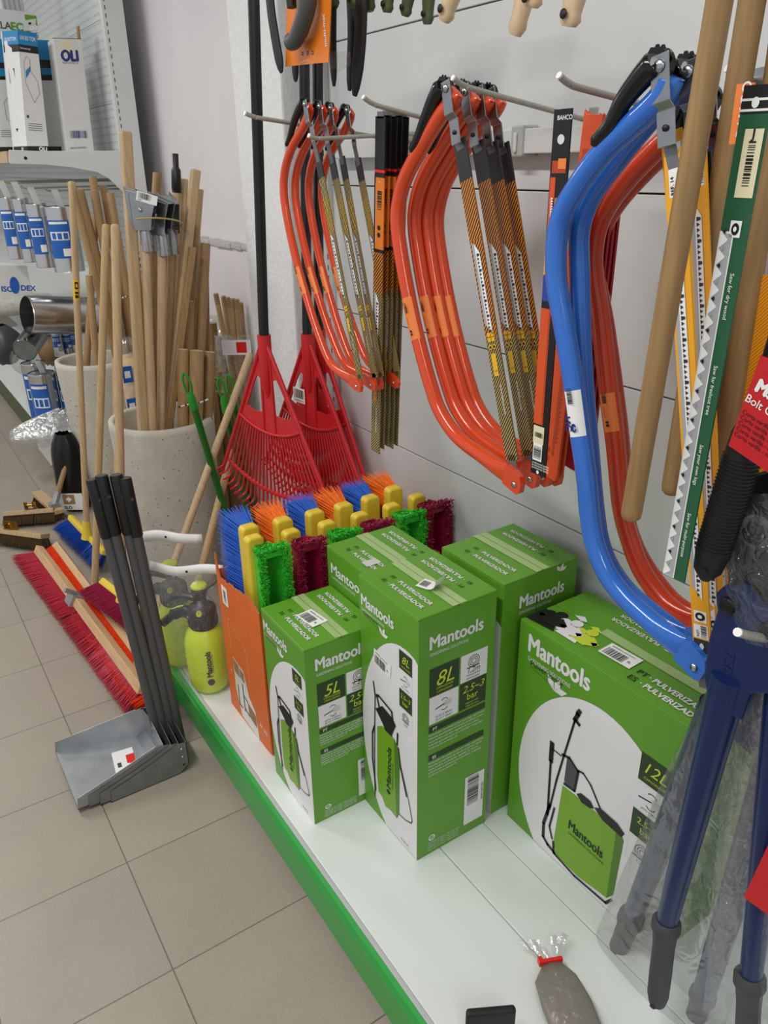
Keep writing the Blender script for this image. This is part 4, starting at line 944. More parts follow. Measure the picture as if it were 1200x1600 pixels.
def bag(name, label, rings, mt, parent=None, seed=1, amp=.004, n=28, cat='bag', closed=True):
    """thin crumpled film: rings = [(centre, half-vector a, half-vector b)...]"""
    r = random.Random(seed); b = MB(); vs = []
    ph = [r.uniform(0, 6) for _ in range(6)]
    for i, (c, a, e) in enumerate(rings):
        for k in range(n):
            t_ = 2*math.pi*k/n; f = 1+.05*math.sin(3*t_+ph[0]+i*.7)+.035*math.sin(7*t_+ph[1]-i*1.1)+r.uniform(-1, 1)*.018
            vs.append(Vector(c)+Vector(a)*math.cos(t_)*f+Vector(e)*math.sin(t_)*f+V(r.uniform(-amp, amp), r.uniform(-amp, amp), r.uniform(-amp, amp))*.5)
    fs = [(i*n+k, i*n+(k+1) % n, (i+1)*n+(k+1) % n, (i+1)*n+k) for i in range(len(rings)-1) for k in range(n)]
    b.add(vs, fs, mt, True); o = b.build(name, parent, sub=1)
    if parent is None: tag(o, label, cat)
    return o
u = V(.83, -.55, 0); w_ = V(.55, .83, 0)
def clear_bag(cx, cy, label, topz, hz, seed, skew=V(0, 0, 0)):
    t = thing('clear_bag', label, 'bag', V(cx, cy, ZS))
    R_ = []
    for z, a, e in ((ZS+.004, .062, .052), (ZS+.03, .078, .068), (ZS+.12, .082, .07), (ZS+.22, .088, .070), (ZS+.30, .094, .055), (topz-.03, .096, .022), (topz, .096, .010)):
        f = (z-ZS)/(topz-ZS); R_.append((V(cx, cy, z)+skew*f-u*.014*min(1, f*1.4), u*a, w_*e))
    bag('film', '', R_, 'film_clear', t, seed)
    b = MB(); c = V(cx, cy, topz)+skew-u*.014; nn = 15; vs = []
    for j in range(2):
        for i in range(nn): f = i/(nn-1); vs.append(c+u*(-.098+.196*f)+NZ*(hz*j+.005*math.sin(f*6+seed)-.010*f)+w_*(.006*math.sin(f*9+seed)+j*.004))
    b.add(vs, [(i, i+1, nn+i+1, nn+i) for i in range(nn-1)], 'label_white', True); h = b.build('header_strip', t, solid=.0006)
    b = MB(); b.disc(vs[7]+NZ*hz*.5-w_*.0045, .0035, -w_, 'ink', 12); b.build('hang_hole', h)
clear_bag(.550, 1.775, 'clear plastic bag with white header round the front sprayer bottle', ZS+.372, .026, 2)
t = clear_bag(.535, 1.94, 'clear plastic bag with folded white header behind the front sprayer bag', ZS+.395, .030, 5, V(.02, 0, 0))
# ================================================================ red leaf rakes
def rake(label, base, ang, tilt, lean, S=1.0, pole_len=1.75):
    """base = bottom of the socket; the fan lies in a plane turned ang about z; tilt rolls it in that plane"""
    t = thing('leaf_rake', label, 'rake', base, 'red plastic leaf rakes')
    base = Vector(base); U = V(math.cos(ang), math.sin(ang), 0); N = V(U.y, -U.x, 0)
    if N.y > 0: N = -N
    D0 = V(0, 0, -1)
    D = (D0+U*tilt[0]+N*tilt[1]).normalized(); U = (U-D*U.dot(D)).normalized(); N = U.cross(D)
    if N.y > 0: N = -N
    A = math.radians(29)
    q = lambda a, l, k=0: base+(U*math.sin(a)+D*math.cos(a))*(l+.04)*S-D*.04*S+N*k       # polar round an apex just above the socket
    q2 = lambda x, y, k=0: base+U*x*S+D*y*S+N*k
    b = MB()
    def plate(poly, th=.004): b.prism([p-N*th/2 for p in poly], N*th, 'red_plastic')
    LW = .245
    plate([q2(-.022, -.01), q2(.022, -.01), q2(.030, LW), q2(-.030, LW)])
    for s_ in (-1, 1):
        e = lambda l, a_=1.0: q(s_*A*a_, l)
        plate([q2(s_*.020, -.01), e(-.01), e(.12), e(.12, .80), e(.085, .70), q2(s_*.024, .085)])
        plate([e(.118), e(.20), e(.20, .86), e(.118, .80)])
        plate([e(.198), e(LW), e(LW+.004, .75), e(LW+.004, .5), e(LW+.002, .25), q2(s_*.027, LW+.001), q2(s_*.027, .186), e(.20, .6), e(.20, .86)])
    b.build('fan_web', t)
    b = MB()
    P = [q((k/24-.5)*2*A, LW+.002, .004) for k in range(25)]; b.tube(P, .0045*S, 'red_plastic', 8); b.build('web_rib', t)
    for s_ in (-1, 1): b = MB(); b.tube([q(s_*A, -.01, .002), q(s_*A, .50, .002)], .0062*S, 'red_plastic', 8); b.build('edge_rib', t)
    for x in (-.020, .020): b = MB(); b.tube([q2(x, .0, .003), q2(x*1.3, LW, .003)], .0035*S, 'red_plastic', 6); b.build('spine_rib', t)
    b = MB(); b.tube([q2(0, -.045), q2(0, .0), q2(0, .11, 0), q2(0, .135, 0)], [.0195*S, .019*S, .0165*S, .006*S], 'red_plastic', 20); b.build('socket', t)
    n = 27; L2 = .515
    for k in range(n):
        a = A*(2*k/(n-1)-1); f = abs(a)/A
        b = MB(); l2 = L2*(1-.07*f*f)
        m_ = q(a, l2-.03, .0)
        b.tube(catmull([q(a, LW-.003), q(a, .38), q(a, l2-.035), q(a, l2-.012, .002 if N.dot(V(0, -1, 0)) > 0 else 0), q(a, l2, .014), q(a, l2+.004, .032)], 4), [.0034*S]*9+[.0036*S]*8+[.0034*S, .0032*S, .0030*S, .0028*S], 'red_plastic', 6)
        b.build('tine', t)
    b = MB(); P = [q((k/24-.5)*2*A, .44) for k in range(25)]; b.tube(P, .0058*S, 'red_plastic', 8, flat=(D, [1.5]*25, [.5]*25)); b.build('cross_band', t)
    top = base-D*pole_len*S*.0+V(lean[0], lean[1], 1)*pole_len
    b = MB(); b.tube([base-D*.01*S, base-D*.05*S+(top-base)*.02, top], .0142*S, 'black_pole', 18); b.build('pole', t)
    return t, q2, N, U, D
b0 = at(414, 548, 'y', 2.00)
tp = at(393, -120, 'y', 1.97); ln = (tp-b0)/(tp.z-b0.z)
rake('front red plastic leaf rake on a black pole, left of the orange bow saws', b0, math.radians(-76), (-.01, .0), (ln.x, ln.y), 1.0, 1.3)
b1 = at(481, 545, 'y', 1.965); tp = at(474, -60, 'y', 1.97); ln = (tp-b1)/(tp.z-b1.z)
tr, q2, N_, U_, D_ = rake('red plastic leaf rake with a white barcode label, behind the front rake', b1, math.radians(-80), (-.01, .0), (ln.x, ln.y), .96, 1.15)
b = MB(); o = q2(-.075, .175, .004 if N_.y < 0 else -.004); o = o+N_*.003
F = Face(b, o, U_, -D_, N_, .055, .045); F.rect(0, 0, 1, 1, 'label_white', 1); F.bars(.1, .3, .9, .9, n=18); F.text('5 604000 000', .1, .08, .008, 'ink'); b.build('barcode_label', tr)
b2 = b1+V(.050, .02, .003); rake('red plastic leaf rake nearest the shelving post, mostly hidden by the labelled rake', b2, math.radians(-86), (-.01, .0), (ln.x, ln.y), .98, 1.15)
# ================================================================ things cut off by the top edge
t = thing('pruning_saw_card', 'orange card with a dark grey curved pruning saw handle, hanging at the top edge', 'saw', at(480, 105, 'x', .80))
X_ = .80; b = MB(); P = [at(449, -60, 'x', X_), at(446, 104, 'x', X_), at(513, 97, 'x', X_), at(519, -60, 'x', X_)]; b.prism(P, (.002, 0, 0), 'card_orange'); o = b.build('card', t)
b = MB(); nx = V(-1, 0, 0)
for k in range(3): b.disc(at(472+k*8, 84-k*.8, 'x', X_-.0008), .0034, nx, 'ink', 14); b.disc(at(472+k*8, 84-k*.8, 'x', X_-.0012), .0012, nx, 'print_white', 8)
b.text('multi-mat', at(511, 72, 'x', X_-.0008), V(0, .1, 1).normalized(), V(0, 1, 0), .013, 'print_white', bold=.02); b.text('www.bahco.com', at(470, 99, 'x', X_-.0008), V(0, -1, .06).normalized(), NZ, .005, 'print_white'); b.build('printed_mark', o)
b = MB(); b.tube(catmull([at(478, -40, 'x', X_-.02), at(480, 5, 'x', X_-.022), at(472, 38, 'x', X_-.022), at(461, 62, 'x', X_-.022), at(452, 66, 'x', X_-.02)], 6), [.017]*7+[.016]*8+[.015]*8+[.011, .006], 'handle_grey', 16); b.build('saw_handle', t)
b = MB(); b.tube([at(452, -30, 'x', X_-.015), at(456, 12, 'x', X_-.015)], [.010, .009], 'grip_black', 12); b.build('guard', t)
def blade_hang(label, pts, w_, x, mt='soft_black', group='black curved saw scabbards at the top edge'):
    b = MB(); P = catmull([at(*p, 'x', x) for p in pts], 6); n_ = len(P); b.tube(P, [w_]*(n_-3)+[w_*.9, w_*.75, w_*.4], mt, 12, flat=(V(1, 0, 0), [.4]*n_, [1.0]*n_)); o = b.build('saw_scabbard'); return tag(o, label, 'scabbard', group)
blade_hang('long black scabbard curving down left of the orange card', [(418, -60), (423, 10), (431, 65), (440, 113)], .0145, .79)
blade_hang('short black scabbard tip showing just below the orange card', [(461, 40), (461, 90), (462, 128)], .012, .84)
blade_hang('black scabbard in a small clear sleeve right of the orange card', [(521, -60), (520, 60), (522, 135)], .0115, .86)
blade_hang('broad black scabbard left of the widest one, under the green grips', [(546, -40), (550, 50), (546, 142)], .014, .90)
blade_hang('broadest black scabbard with embossed markings under the green grips', [(565, -40), (563, 60), (554, 150)], .018, .88)
b = MB(); c = [at(512, 80, 'x', .852), at(531, 80, 'x', .852), at(533, 100, 'x', .852), at(514, 112, 'x', .852)]; b.prism(c, (.022, 0, 0), 'film_clear'); tag(b.build('clear_sleeve'), 'small clear plastic sleeve end on the thin black scabbard', 'sleeve')
def grip(label, pts, rr, x, mt, grp, hole=True):
    t = thing('tool_grip', label, 'tool handle', at(*pts[-1], 'x', x), grp)
    P = catmull([at(*p, 'x', x) for p in pts], 6); n_ = len(P); R = [rr*(.85+.15*math.sin(i/n_*5)) for i in range(n_)]; R[-2:] = [rr*.85, rr*.55]
    b = MB(); b.tube(P, R, mt, 16, flat=(V(1, 0, 0), [.8]*n_, [1.1]*n_)); b.build('grip', t)
    if hole: b = MB(); b.lathe([(0, -.001), (rr*.35, -.001), (rr*.35, 0)], P[-3]+V(-rr*.82, 0, 0), 'soft_black', 10, (1, 0, 0)); b.build('hang_hole', t)
for k, (pts, x) in enumerate((([(508, -60), (516, -20), (523, 12)], .86), ([(545, -60), (550, -20), (556, 10)], .88), ([(572, -60), (576, -20), (578, 18)], .90), ([(612, -60), (608, -20), (605, 20)], .92), ([(645, -60), (640, -15), (633, 25)], .95), ([(672, -60), (670, -10), (668, 38)], .98), ([(775, -60), (776, -30), (775, -2)], 1.0))):
    grip(('first', 'second', 'third', 'fourth', 'fifth', 'sixth', 'seventh')[k]+' olive green saw grip from the left, cut off by the top edge', pts, .0145, x, 'olive', 'olive green grips at the top edge')
for k, (pts, x, lab) in enumerate((([(722, -60), (710, -20), (694, 32)], .90, 'pale wooden grip hanging right beside the olive green ones'), ([(832, -60), (824, -20), (805, 55)], .95, 'pale wooden grip with a chipped flat end, second from the left'), ([(845, -60), (838, -30), (830, 12)], .88, 'short showing of pale wooden grip overlapping the chipped one'), ([(905, -60), (900, -15), (889, 42)], .90, 'pale wooden grip furthest right at the top edge'))):
    grip(lab, pts, .0185, x, 'wood_grip', 'pale wooden grips at the top edge', k != 1)
# ================================================================ bolt cutters in the foreground
peg_px((1290, 1012), (1168, 993), (1153, 988), 'white wire hook in front of the blue bolt cutter head', xr=.95, r=.0052)
def arm(parent, a, c, r0, r1, mt='cutter_blue', n=16, name='arm'):
    b = MB(); b.tube([a, a.lerp(c, .5), c], [r0, (r0+r1)/2, r1], mt, n); return b.build(name, parent)
def grip_end(parent, a, c, r_, mt='grip_grey', flare=True):
    d = (c-a); L = d.length; b = MB(); P = [a+d*f for f in (0, .03, .1, .14, .3, .6, .85, .95, 1)]; R = [r_*k for k in ((1.05, 1.32, 1.35, 1.12, 1.02, 1.05, 1.02, .8, .35) if flare else (.9, 1, 1, 1.02, 1.05, 1.05, 1.0, .85, .4))]
    b.tube(P, R, mt, 18); o = b.build('grip', parent); b = MB(); q = a+d*.92; b.disc(q+V(-r_*.98, -r_*.2, 0), r_*.3, (-1, -.3, 0), 'ink', 12); b.build('hang_hole', o)
def bolt_head(t, c, u_, v_, n_, k=1.0):
    """forged head plate: outline in the u,v plane, thickness along n"""
    pts = [(-.020, -.11), (.028, -.115), (.034, -.07), (.066, -.052), (.078, -.03), (.072, -.01), (.05, .004), (.062, .03), (.05, .052), (.02, .048), (.004, .062), (-.018, .060), (-.030, .042), (-.024, .02), (-.030, -.02), (-.030, -.08)]
    b = MB(); b.prism([c+u_*x*k+v_*y*k-n_*.011 for x, y in pts], n_*.022, 'cutter_blue'); o = b.build('head_plate', t, bevel=.004, seg=3)
    b = MB()
    for x, y, r_ in ((-.008, .036, .011), (.045, .026, .011)): b.lathe([(0, -.008), (r_*.8, -.008), (r_, -.005), (r_, 0)], c+u_*x*k+v_*y*k-n_*.011, 'jaw', 6 if r_ < .01 else 16, n_)
    b.build('bolt', t); b = MB(); b.text('750', c-u_*.006-v_*.028-n_*.0115, -v_, u_, .020, 'cutter_blue', bold=.04); b.build('embossed_mark', o)
CX = .80
t = thing('bolt_cutter', 'large blue bolt cutter hanging in the foreground, its arms ending in grey grips', 'bolt cutter', at(1030, 1585, 'x', CX))
hc = at(1152, 985, 'x', CX); vd = (at(1160, 930, 'x', CX)-at(1140, 1060, 'x', CX)).normalized(); ud = V(-1, 0, 0).cross(vd).normalized(); ud = ud if ud.y < 0 else -ud
bolt_head(t, hc, ud, vd, V(1, 0, 0))
a_, c_ = at(1142, 1055, 'x', CX), at(1040, 1448, 'x', CX); arm(t, a_, c_, .0235, .0155)
grip_end(t, at(1042, 1436, 'x', CX), at(1026, 1572, 'x', CX), .0165)
b = MB(); b.prism([at(p[0], p[1], 'x', CX+.012) for p in ((1146, 940), (1132, 880), (1142, 800), (1165, 745), (1200, 735), (1240, 760), (1250, 900), (1200, 950))], (.016, 0, 0), 'jaw'); b.build('jaw', t, bevel=.003)
b = MB(); q = at(1182, 832, 'x', CX+.012); b.lathe([(0, -.010), (.013, -.010), (.015, -.006), (.015, 0)], q, 'jaw', 6, (1, 0, 0), False); b.lathe([(0, -.004), (.02, -.003), (.022, 0)], q, 'handle_grey', 20, (1, 0, 0)); b.build('jaw_bolt', t)
arm(t, at(1225, 1080, 'x', CX+.02), at(1172, 1535, 'x', CX+.02), .022, .0150)
grip_end(t, at(1172, 1520, 'x', CX+.02), at(1165, 1680, 'x', CX+.02), .0165)
# second cutter in cloudy bag behind: navy arms
t2 = thing('bolt_cutter', 'dark blue bolt cutter sealed in cloudy plastic behind the front one', 'bolt cutter', at(935, 1560, 'x', .895))
arm(t2, at(1118, 1100, 'x', .895), at(985, 1440, 'x', .895), .023, .0175)
grip_end(t2, at(990, 1425, 'x', .895), at(934, 1560, 'x', .895), .0175)
arm(t2, at(1215, 1170, 'x', .905), at(1098, 1560, 'x', .905), .024, .0185)
grip_end(t2, at(1100, 1550, 'x', .905), at(1070, 1640, 'x', .905), .0165)
b = MB(); b.prism([at(p[0], p[1], 'x', .895) for p in ((1105, 1120), (1120, 1050), (1170, 1030), (1240, 1060), (1250, 1160), (1170, 1180))], (.018, 0, 0), 'cutter_blue'); b.build('head_plate', t2, bevel=.004)
def px_bag(name, label, L_, x, dep, mt, seed, amp=.004, parent=None, wob=.012):
    """film lofted down a list of (left pixel, right pixel) pairs on the plane x"""
    R_ = []; r = random.Random(seed)
    for i, (p, q) in enumerate(L_):
        A_, B_ = at(p[0], p[1], 'x', x), at(q[0], q[1], 'x', x); c = (A_+B_)/2; R_.append((c+V(r.uniform(-wob, wob)*.4, 0, 0), (B_-A_)/2, V(dep[min(i, len(dep)-1)], 0, 0)))
    return bag(name, label, R_, mt, parent, seed, amp)
px_bag('plastic_bag', 'cloudy plastic bag enclosing the arms of the dark blue bolt cutter', [((1125, 1035), (1200, 1030)), ((1098, 1090), (1215, 1085)), ((1050, 1190), (1215, 1180)), ((1010, 1290), (1200, 1300)), ((960, 1400), (1185, 1430)), ((925, 1480), (1160, 1530)), ((914, 1530), (1130, 1610)), ((925, 1556), (1110, 1660))], .888, (.012, .030, .036, .038, .038, .036, .034, .015), 'film_cloudy', 8)
px_bag('plastic_bag', 'plastic bag around the black jaws at the right edge', [((1150, 770), (1290, 760)), ((1128, 840), (1290, 840)), ((1138, 905), (1300, 900)), ((1150, 965), (1300, 960)), ((1160, 1000), (1300, 1010))], .80, (.02, .03, .034, .03, .02), 'film_clear', 11, wob=.006)
px_bag('plastic_bag', 'clear plastic bag hanging at the right edge over the blue arms', [((1160, 1040), (1300, 1030)), ((1130, 1180), (1310, 1180)), ((1120, 1320), (1310, 1330)), ((1110, 1450), (1300, 1470)), ((1100, 1580), (1300, 1620))], .83, (.012, .022, .026, .024, .012), 'film_clear', 14, wob=.006)
# third cutter: black grip and red card
t3 = thing('bolt_cutter', 'bolt cutter with black ribbed grip hanging under the red card', 'bolt cutter', at(1100, 915, 'x', .77))
a_, c_ = at(1178, 655, 'x', .77), at(1101, 905, 'x', .77); d = c_-a_
b = MB(); P = [a_+d*f for f in (-.3, 0, .08, .2, .5, .8, .93, 1.0)]; b.tube(P, [.012, .013, .0185, .0195, .0205, .0205, .0165, .006], 'grip_black', 20)
for k in range(26): q = a_+d*(.22+.022*k); b.tube([q-d*.004, q+d*.004], .0213, 'grip_black', 20, cap=False)
b.build('grip', t3); b = MB(); b.disc(a_+d*.92+V(-.0185, -.006, .0), .006, (-1, -.25, 0), 'ink', 12); b.build('hang_hole', t3)
arm(t3, at(1250, 430, 'x', .77), at(1186, 640, 'x', .77), .0125, .0125, 'jaw')
b = MB(); P = [at(1188, 556, 'x', .745), at(1138, 696, 'x', .745), at(1290, 800, 'x', .745), at(1330, 600, 'x', .745)]; b.prism(P, (.0016, 0, 0), 'card_red')
uu = (P[2]-P[1]); uu.x = 0; uu.normalize(); vv = V(-1, 0, 0).cross(uu)*-1; vv = vv if vv.z > 0 else -vv; nx = V(-.0008, 0, 0)
b.text('M.', at(1180, 610, 'x', .7442), uu, vv, .019, 'label_white', bold=.07); b.text('Bolt Cutter', at(1164, 626, 'x', .7442), uu, vv, .0125, 'label_white', bold=.01)
for k in range(5): b.text('Corta varilla - cortafrio - corta cadenado', at(1159-k*3.2, 645+k*8.5, 'x', .7442), uu, vv, .0068, 'ink')
tag(b.build('header_card'), 'red printed bolt cutter card at the right edge above the black grip', 'card')
b = MB(); P = [at(1201, 1318, 'x', .78), at(1162, 1402, 'x', .78), at(1255, 1470, 'x', .78), at(1300, 1350, 'x', .78)]; b.prism(P, (.0016, 0, 0), 'card_red'); tag(b.build('header_card'), 'blank red card corner low on the right edge among the blue arms', 'card')
b = MB(); P = [at(1199, 555, 'x', .775), at(1192, 590, 'x', .775), at(1260, 620, 'x', .775), at(1260, 500, 'x', .775)]; b.prism(P, (.002, 0, 0), 'pole_grey'); tag(b.build('header_card'), 'grey card corner above the red bolt cutter card', 'card')
# ================================================================ small things on the near shelf
c = at(765, 1600, 'z', ZS)
t = thing('belt_holder', 'small black leather tool holder standing at the bottom edge on the white shelf', 'holder', c)
b = MB(); A_, B_ = at(727, 1640, 'z', ZS), at(803, 1633, 'z', ZS); wv = (B_-A_); h_ = .088
nb = V(-wv.y, wv.x, 0).normalized()*.014; P = []
ring = [A_, B_, B_+nb, A_+nb]
for zz in (0, h_): 
    for k, p in enumerate(ring): P.append(p+NZ*zz)
b.add(P, [(0, 1, 5, 4), (1, 2, 6, 5), (2, 3, 7, 6), (3, 0, 4, 7), (3, 2, 1, 0), (4, 5, 6, 7)], 'soft_black'); b.build('pouch', t, bevel=.005)
b = MB(); m_ = A_.lerp(B_, .62)+NZ*.020; nn = V(wv.y, -wv.x, 0).normalized(); b.lathe([(0, .002), (.0055, .0015), (.0065, -.0005)], m_+nn*.001, 'brass', 16, nn); b.build('snap_button', t)
# grey parcel closed with a red clip
t = thing('tied_package', 'grey item wrapped in clear plastic and closed by a red clip at the bottom edge', 'package', at(890, 1580, 'z', ZS))
p = [at(862, 1505, 'z', ZS+.012), at(868, 1530, 'z', ZS+.015), at(885, 1570, 'z', ZS+.02), at(905, 1620, 'z', ZS+.02), at(925, 1680, 'z', ZS+.018)]
hd = (p[3]-p[1]).normalized(); sd = hd.cross(NZ).normalized()
R_ = [(p[0], sd*.018, NZ*.008), (p[1], sd*.042, NZ*.012), (p[2], sd*.048, NZ*.017), (p[3], sd*.046, NZ*.018), (p[4], sd*.04, NZ*.014)]
b = MB(); vs = []; n = 20
for c_, a, e in R_:
    for k in range(n): tt = 2*math.pi*k/n; f = 1+.05*math.sin(5*tt); vs.append(c_+a*math.cos(tt)*f*.92+e*math.sin(tt)*f*.9)
b.add(vs, [(i*n+k, i*n+(k+1) % n, (i+1)*n+(k+1) % n, (i+1)*n+k) for i in range(4) for k in range(n)]+[tuple(range(4*n, 5*n)), tuple(range(n-1, -1, -1))], 'parcel_grey', True); b.build('content', t)
bag('film', '', R_, 'film_clear', t, 21, .003)
b = MB(); e = p[0]+NZ*.006; b.obox(e, sd*.020, hd*.0035, NZ*.006, 'barrier_red'); b.obox(e+sd*.021+hd*-.003, sd*.004, hd*.006, NZ*.007, 'barrier_red'); b.build('clip', t, bevel=.001)
b = MB(); rr = random.Random(4)
for s_ in (-1, 1):
    vs = []; nn_ = 9
    for j in range(4):
        for i in range(nn_): f = i/(nn_-1)-.5; vs.append(e+sd*(s_*.010+f*(.012+.010*j)+s_*.007*j)-hd*(.004+.012*j)+NZ*(.004*j+.006*math.sin(i*1.7+j)*j/3+rr.uniform(-.001, .001)))
    b.add(vs, [(j*nn_+i, j*nn_+i+1, (j+1)*nn_+i+1, (j+1)*nn_+i) for j in range(3) for i in range(nn_-1)], 'film_white', True)
b.build('gathered_end', t)
# ================================================================ nested dustpans on the floor
def dustpan(k, label):
    x0, x1 = .222-.0265*k, .434-.019*k; y0, y1 = 1.652+.003*k, 1.925-.003*k; z = .0015+.0045*k; zt = z+.098
    t = thing('dustpan', label, 'dustpan', V((x0+x1)/2, (y0+y1)/2, z), 'nested long-handled metal dustpans')
    th = .0014; xs = x1-.028
    m_ = 'galv' if k == 3 else 'galv_dark'
    b = MB()
    def sheet(P, d): b.prism(P, d, m_)
    yb = 1.845-.003*k; ys = yb+.012
    sheet([V(x0, y0, z), V(xs, y0, z), V(xs, ys, z), V(x0, y1, z)], (0, 0, th))
    sheet([V(x0, y0, z), V(xs, y0, z), V(x1, y0, z+.02), V(x1, y0, zt-.004), V(x1-.02, y0, zt), V(x0+.10, y0, z+.062), V(x0+.004, y0, z+.034)], (0, th, 0))
    fy = lambda x: y1+(yb-y1)*(x-x0)/(x1-x0)
    sheet([V(x, fy(x), zz) for x, zz in ((x0, z), (xs, z), (x1, z+.02), (x1, zt-.004), (x1-.02, zt), (x0+.10, z+.062), (x0+.004, z+.034))], (0, -th, 0))
    sheet([V(xs, y0, z), V(x1, y0, z+.02), V(x1, yb, z+.02), V(xs, ys, z)], (-th*.5, 0, th))
    sheet([V(x1, y0, z+.02), V(x1, y0, zt-.004), V(x1, (y0+yb)/2-.02, zt+.01), V(x1, (y0+yb)/2+.02, zt+.01), V(x1, yb, zt-.004), V(x1, yb, z+.02)], (-th, 0, 0))
    b.build('pan', t)
    b = MB(); b.tube([V(x0, y0, z+.001), V(x0, y1, z+.001)], .0016, 'steel', 6); b.build('lip', t)
    b = MB()
    for q in range(3): b.lathe([(0, -.002), (.003, -.0015), (.0035, 0)], V(x1-.014, y0, z+.025+.026*q), 'rivet' if q else 'soft_black', 8, (0, 1, 0))
    for q in range(2): b.lathe([(0, -.002), (.003, -.0015), (.0035, 0)], V(x1-th, 1.75, zt-.01-.026*q), 'rivet', 8, (1, 0, 0))
    b.build('rivet', t)
    bx, by = ((284, 1152), (274, 1156), (264, 1158), (254, 1162))[k]; tx, ty = ((195, 747), (181, 742), (158, 743), (144, 749))[k]
    B_ = at(bx, by, 'y', 1.79); T_ = at(tx, ty, 'y', 1.80+.012*k); B_ = V(x1+.0135, 1.75, z+.012)
    d = (T_-B_); cap = B_+d*.81
    b = MB(); b.tube([B_, cap], .0128, 'handle_grey', 18); b.build('handle', t)
    b = MB(); b.tube([cap-d*.004, cap, T_-d*.004, T_], [.0135, .0152, .0158, .0148], 'cap_black', 18); cp_ = b.build('grip_cap', t)
    b = MB(); q = cap+d*.125+V(.2, -1, 0).normalized()*.0156; b.disc(q, .0048, (.2, -1, 0), 'label_white' if False else 'handle_grey', 14); b.disc(T_+d.normalized()*.0006, .0135, d, 'handle_grey', 18); b.build('hang_hole', cp_)
    return t, (x0, x1, y0, y1, z)
for k, lab in enumerate(('lowest dustpan of the nested stack, its side wall showing full length on the floor', 'dustpan nested second from the bottom, handle third from the left', 'dustpan nested third from the bottom, handle second from the left', 'topmost nested galvanised dustpan with white and red label in its pan')):
    t, q = dustpan(k, lab)
P = [at(*p, 'z', q[4]+.0022) for p in ((174, 1177), (206, 1167), (215, 1195), (207, 1201), (181, 1208))]
b = MB(); b.prism(P, (0, 0, .0004), 'label_white'); b.prism([at(*p, 'z', q[4]+.0028) for p in ((196, 1180), (209, 1176), (213, 1191), (199, 1192))], (0, 0, .0003), 'barrier_red')
b.prism([at(*p, 'z', q[4]+.0028) for p in ((183, 1193), (189, 1191), (191, 1198), (185, 1200))], (0, 0, .0003), 'handle_grey'); b.build('price_label', t)
# ================================================================ brooms on the floor
def broom(name, label, A_, B_, tipA, tipB, width, height, bmat, blockmat='wood_block', gap=None, n=70, rows=3, cat='broom', group=None, wob=.01, sw=.0016, bev=.003, zbase=0):
    """block from A to B (centre line), bristle tips along tipA-tipB"""
    A_, B_, tipA, tipB = map(Vector, (A_, B_, tipA, tipB)); d = (B_-A_).normalized(); L = (B_-A_).length
    dn = ((tipA-A_)+(tipB-B_)); dn = (dn-d*dn.dot(d)).normalized(); s_ = d.cross(dn)
    t = thing(name, label, cat, ((A_+B_)/2).to_3d()*1.0, group); t.location.z = zbase
    b = MB(); b.obox((A_+B_)/2, d*L/2, dn*height/2, s_*width/2, blockmat); b.build('block', t, bevel=bev)
    b = MB(); rr = random.Random(len(label))
    for i in range(n):
        f = (i+.5)/n
        if gap and gap[0] < f < gap[1]: continue
        for j in range(rows):
            o = s_*(width*.36*(2*j/(rows-1)-1) if rows > 1 else 0)
            p = A_.lerp(B_, f)+dn*height*.5+o
            e = tipA.lerp(tipB, f)+o*1.8
            if gap: 
                g = (gap[0]+gap[1])/2; e += d*(-.02 if f < g else .02)*math.exp(-abs(f-g)*14)*0
            for q in range(4):
                e2 = e+d*rr.uniform(-wob, wob)+dn*rr.uniform(-wob*.8, wob*.4)+s_*rr.uniform(-wob, wob); v_ = e2-p
                strand(b, p+d*rr.uniform(-.004, .004), v_, v_.length, sw, bmat)
    b.build('bristles', t)
    return t, d, dn, s_
A_, B_ = at(60, 858, 'z', .095), at(224, 1078, 'z', .095)
tA, tB = at(26, 872, 'z', .006), at(206, 1116, 'z', .006)
t, d, dn, s_ = broom('push_broom', 'wide push broom with red bristles and long wooden block lying nearest the aisle', A_, B_, tA, tB, .030, .032, 'bristle_red', gap=(.492, .505), n=240, rows=3, wob=.009, sw=.0022)
# galvanised clamp in the middle
m_ = at(126, 932, 'z', .10); b = MB(); c = A_+d*((m_-A_).dot(d)); b.obox(c, d*.028, dn*.0215, s_*.0265, 'galv'); b.tube([c-dn*.02, c-dn*.02+s_*-.045+NZ*.01], .009, 'galv', 12); b.lathe([(0, .002), (.005, .0), (.006, -.003)], c-dn*.0225, 'rivet', 8, -dn); b.build('clamp', t, bevel=.001)
# orange push broom behind it with a long wooden handle
A2, B2 = at(88, 852, 'z', .09), at(258, 1078, 'z', .09)
tA2, tB2 = A2+V(-.085, .0, -.045), B2+V(-.085, 0, -.045)
t, d, dn, s_ = broom('push_broom', 'push broom with orange bristles and wooden block lying behind the red one', A2, B2, tA2, tB2, .028, .026, 'bristle_fire', n=210, rows=3, wob=.008, sw=.0022)
h0 = at(148, 918, 'z', .115); h1 = at(166, 350, 'y', h0.y+.03)
pole('handle', '', '', h1, h0, .0125, 'wood_grey', parent=t, rounded=False, top=True)
b = MB(); dd = (h1-h0).normalized(); b.tube([h0-dd*.008, h0+dd*.006], .0145, 'steel', 16); b.build('ferrule', t)
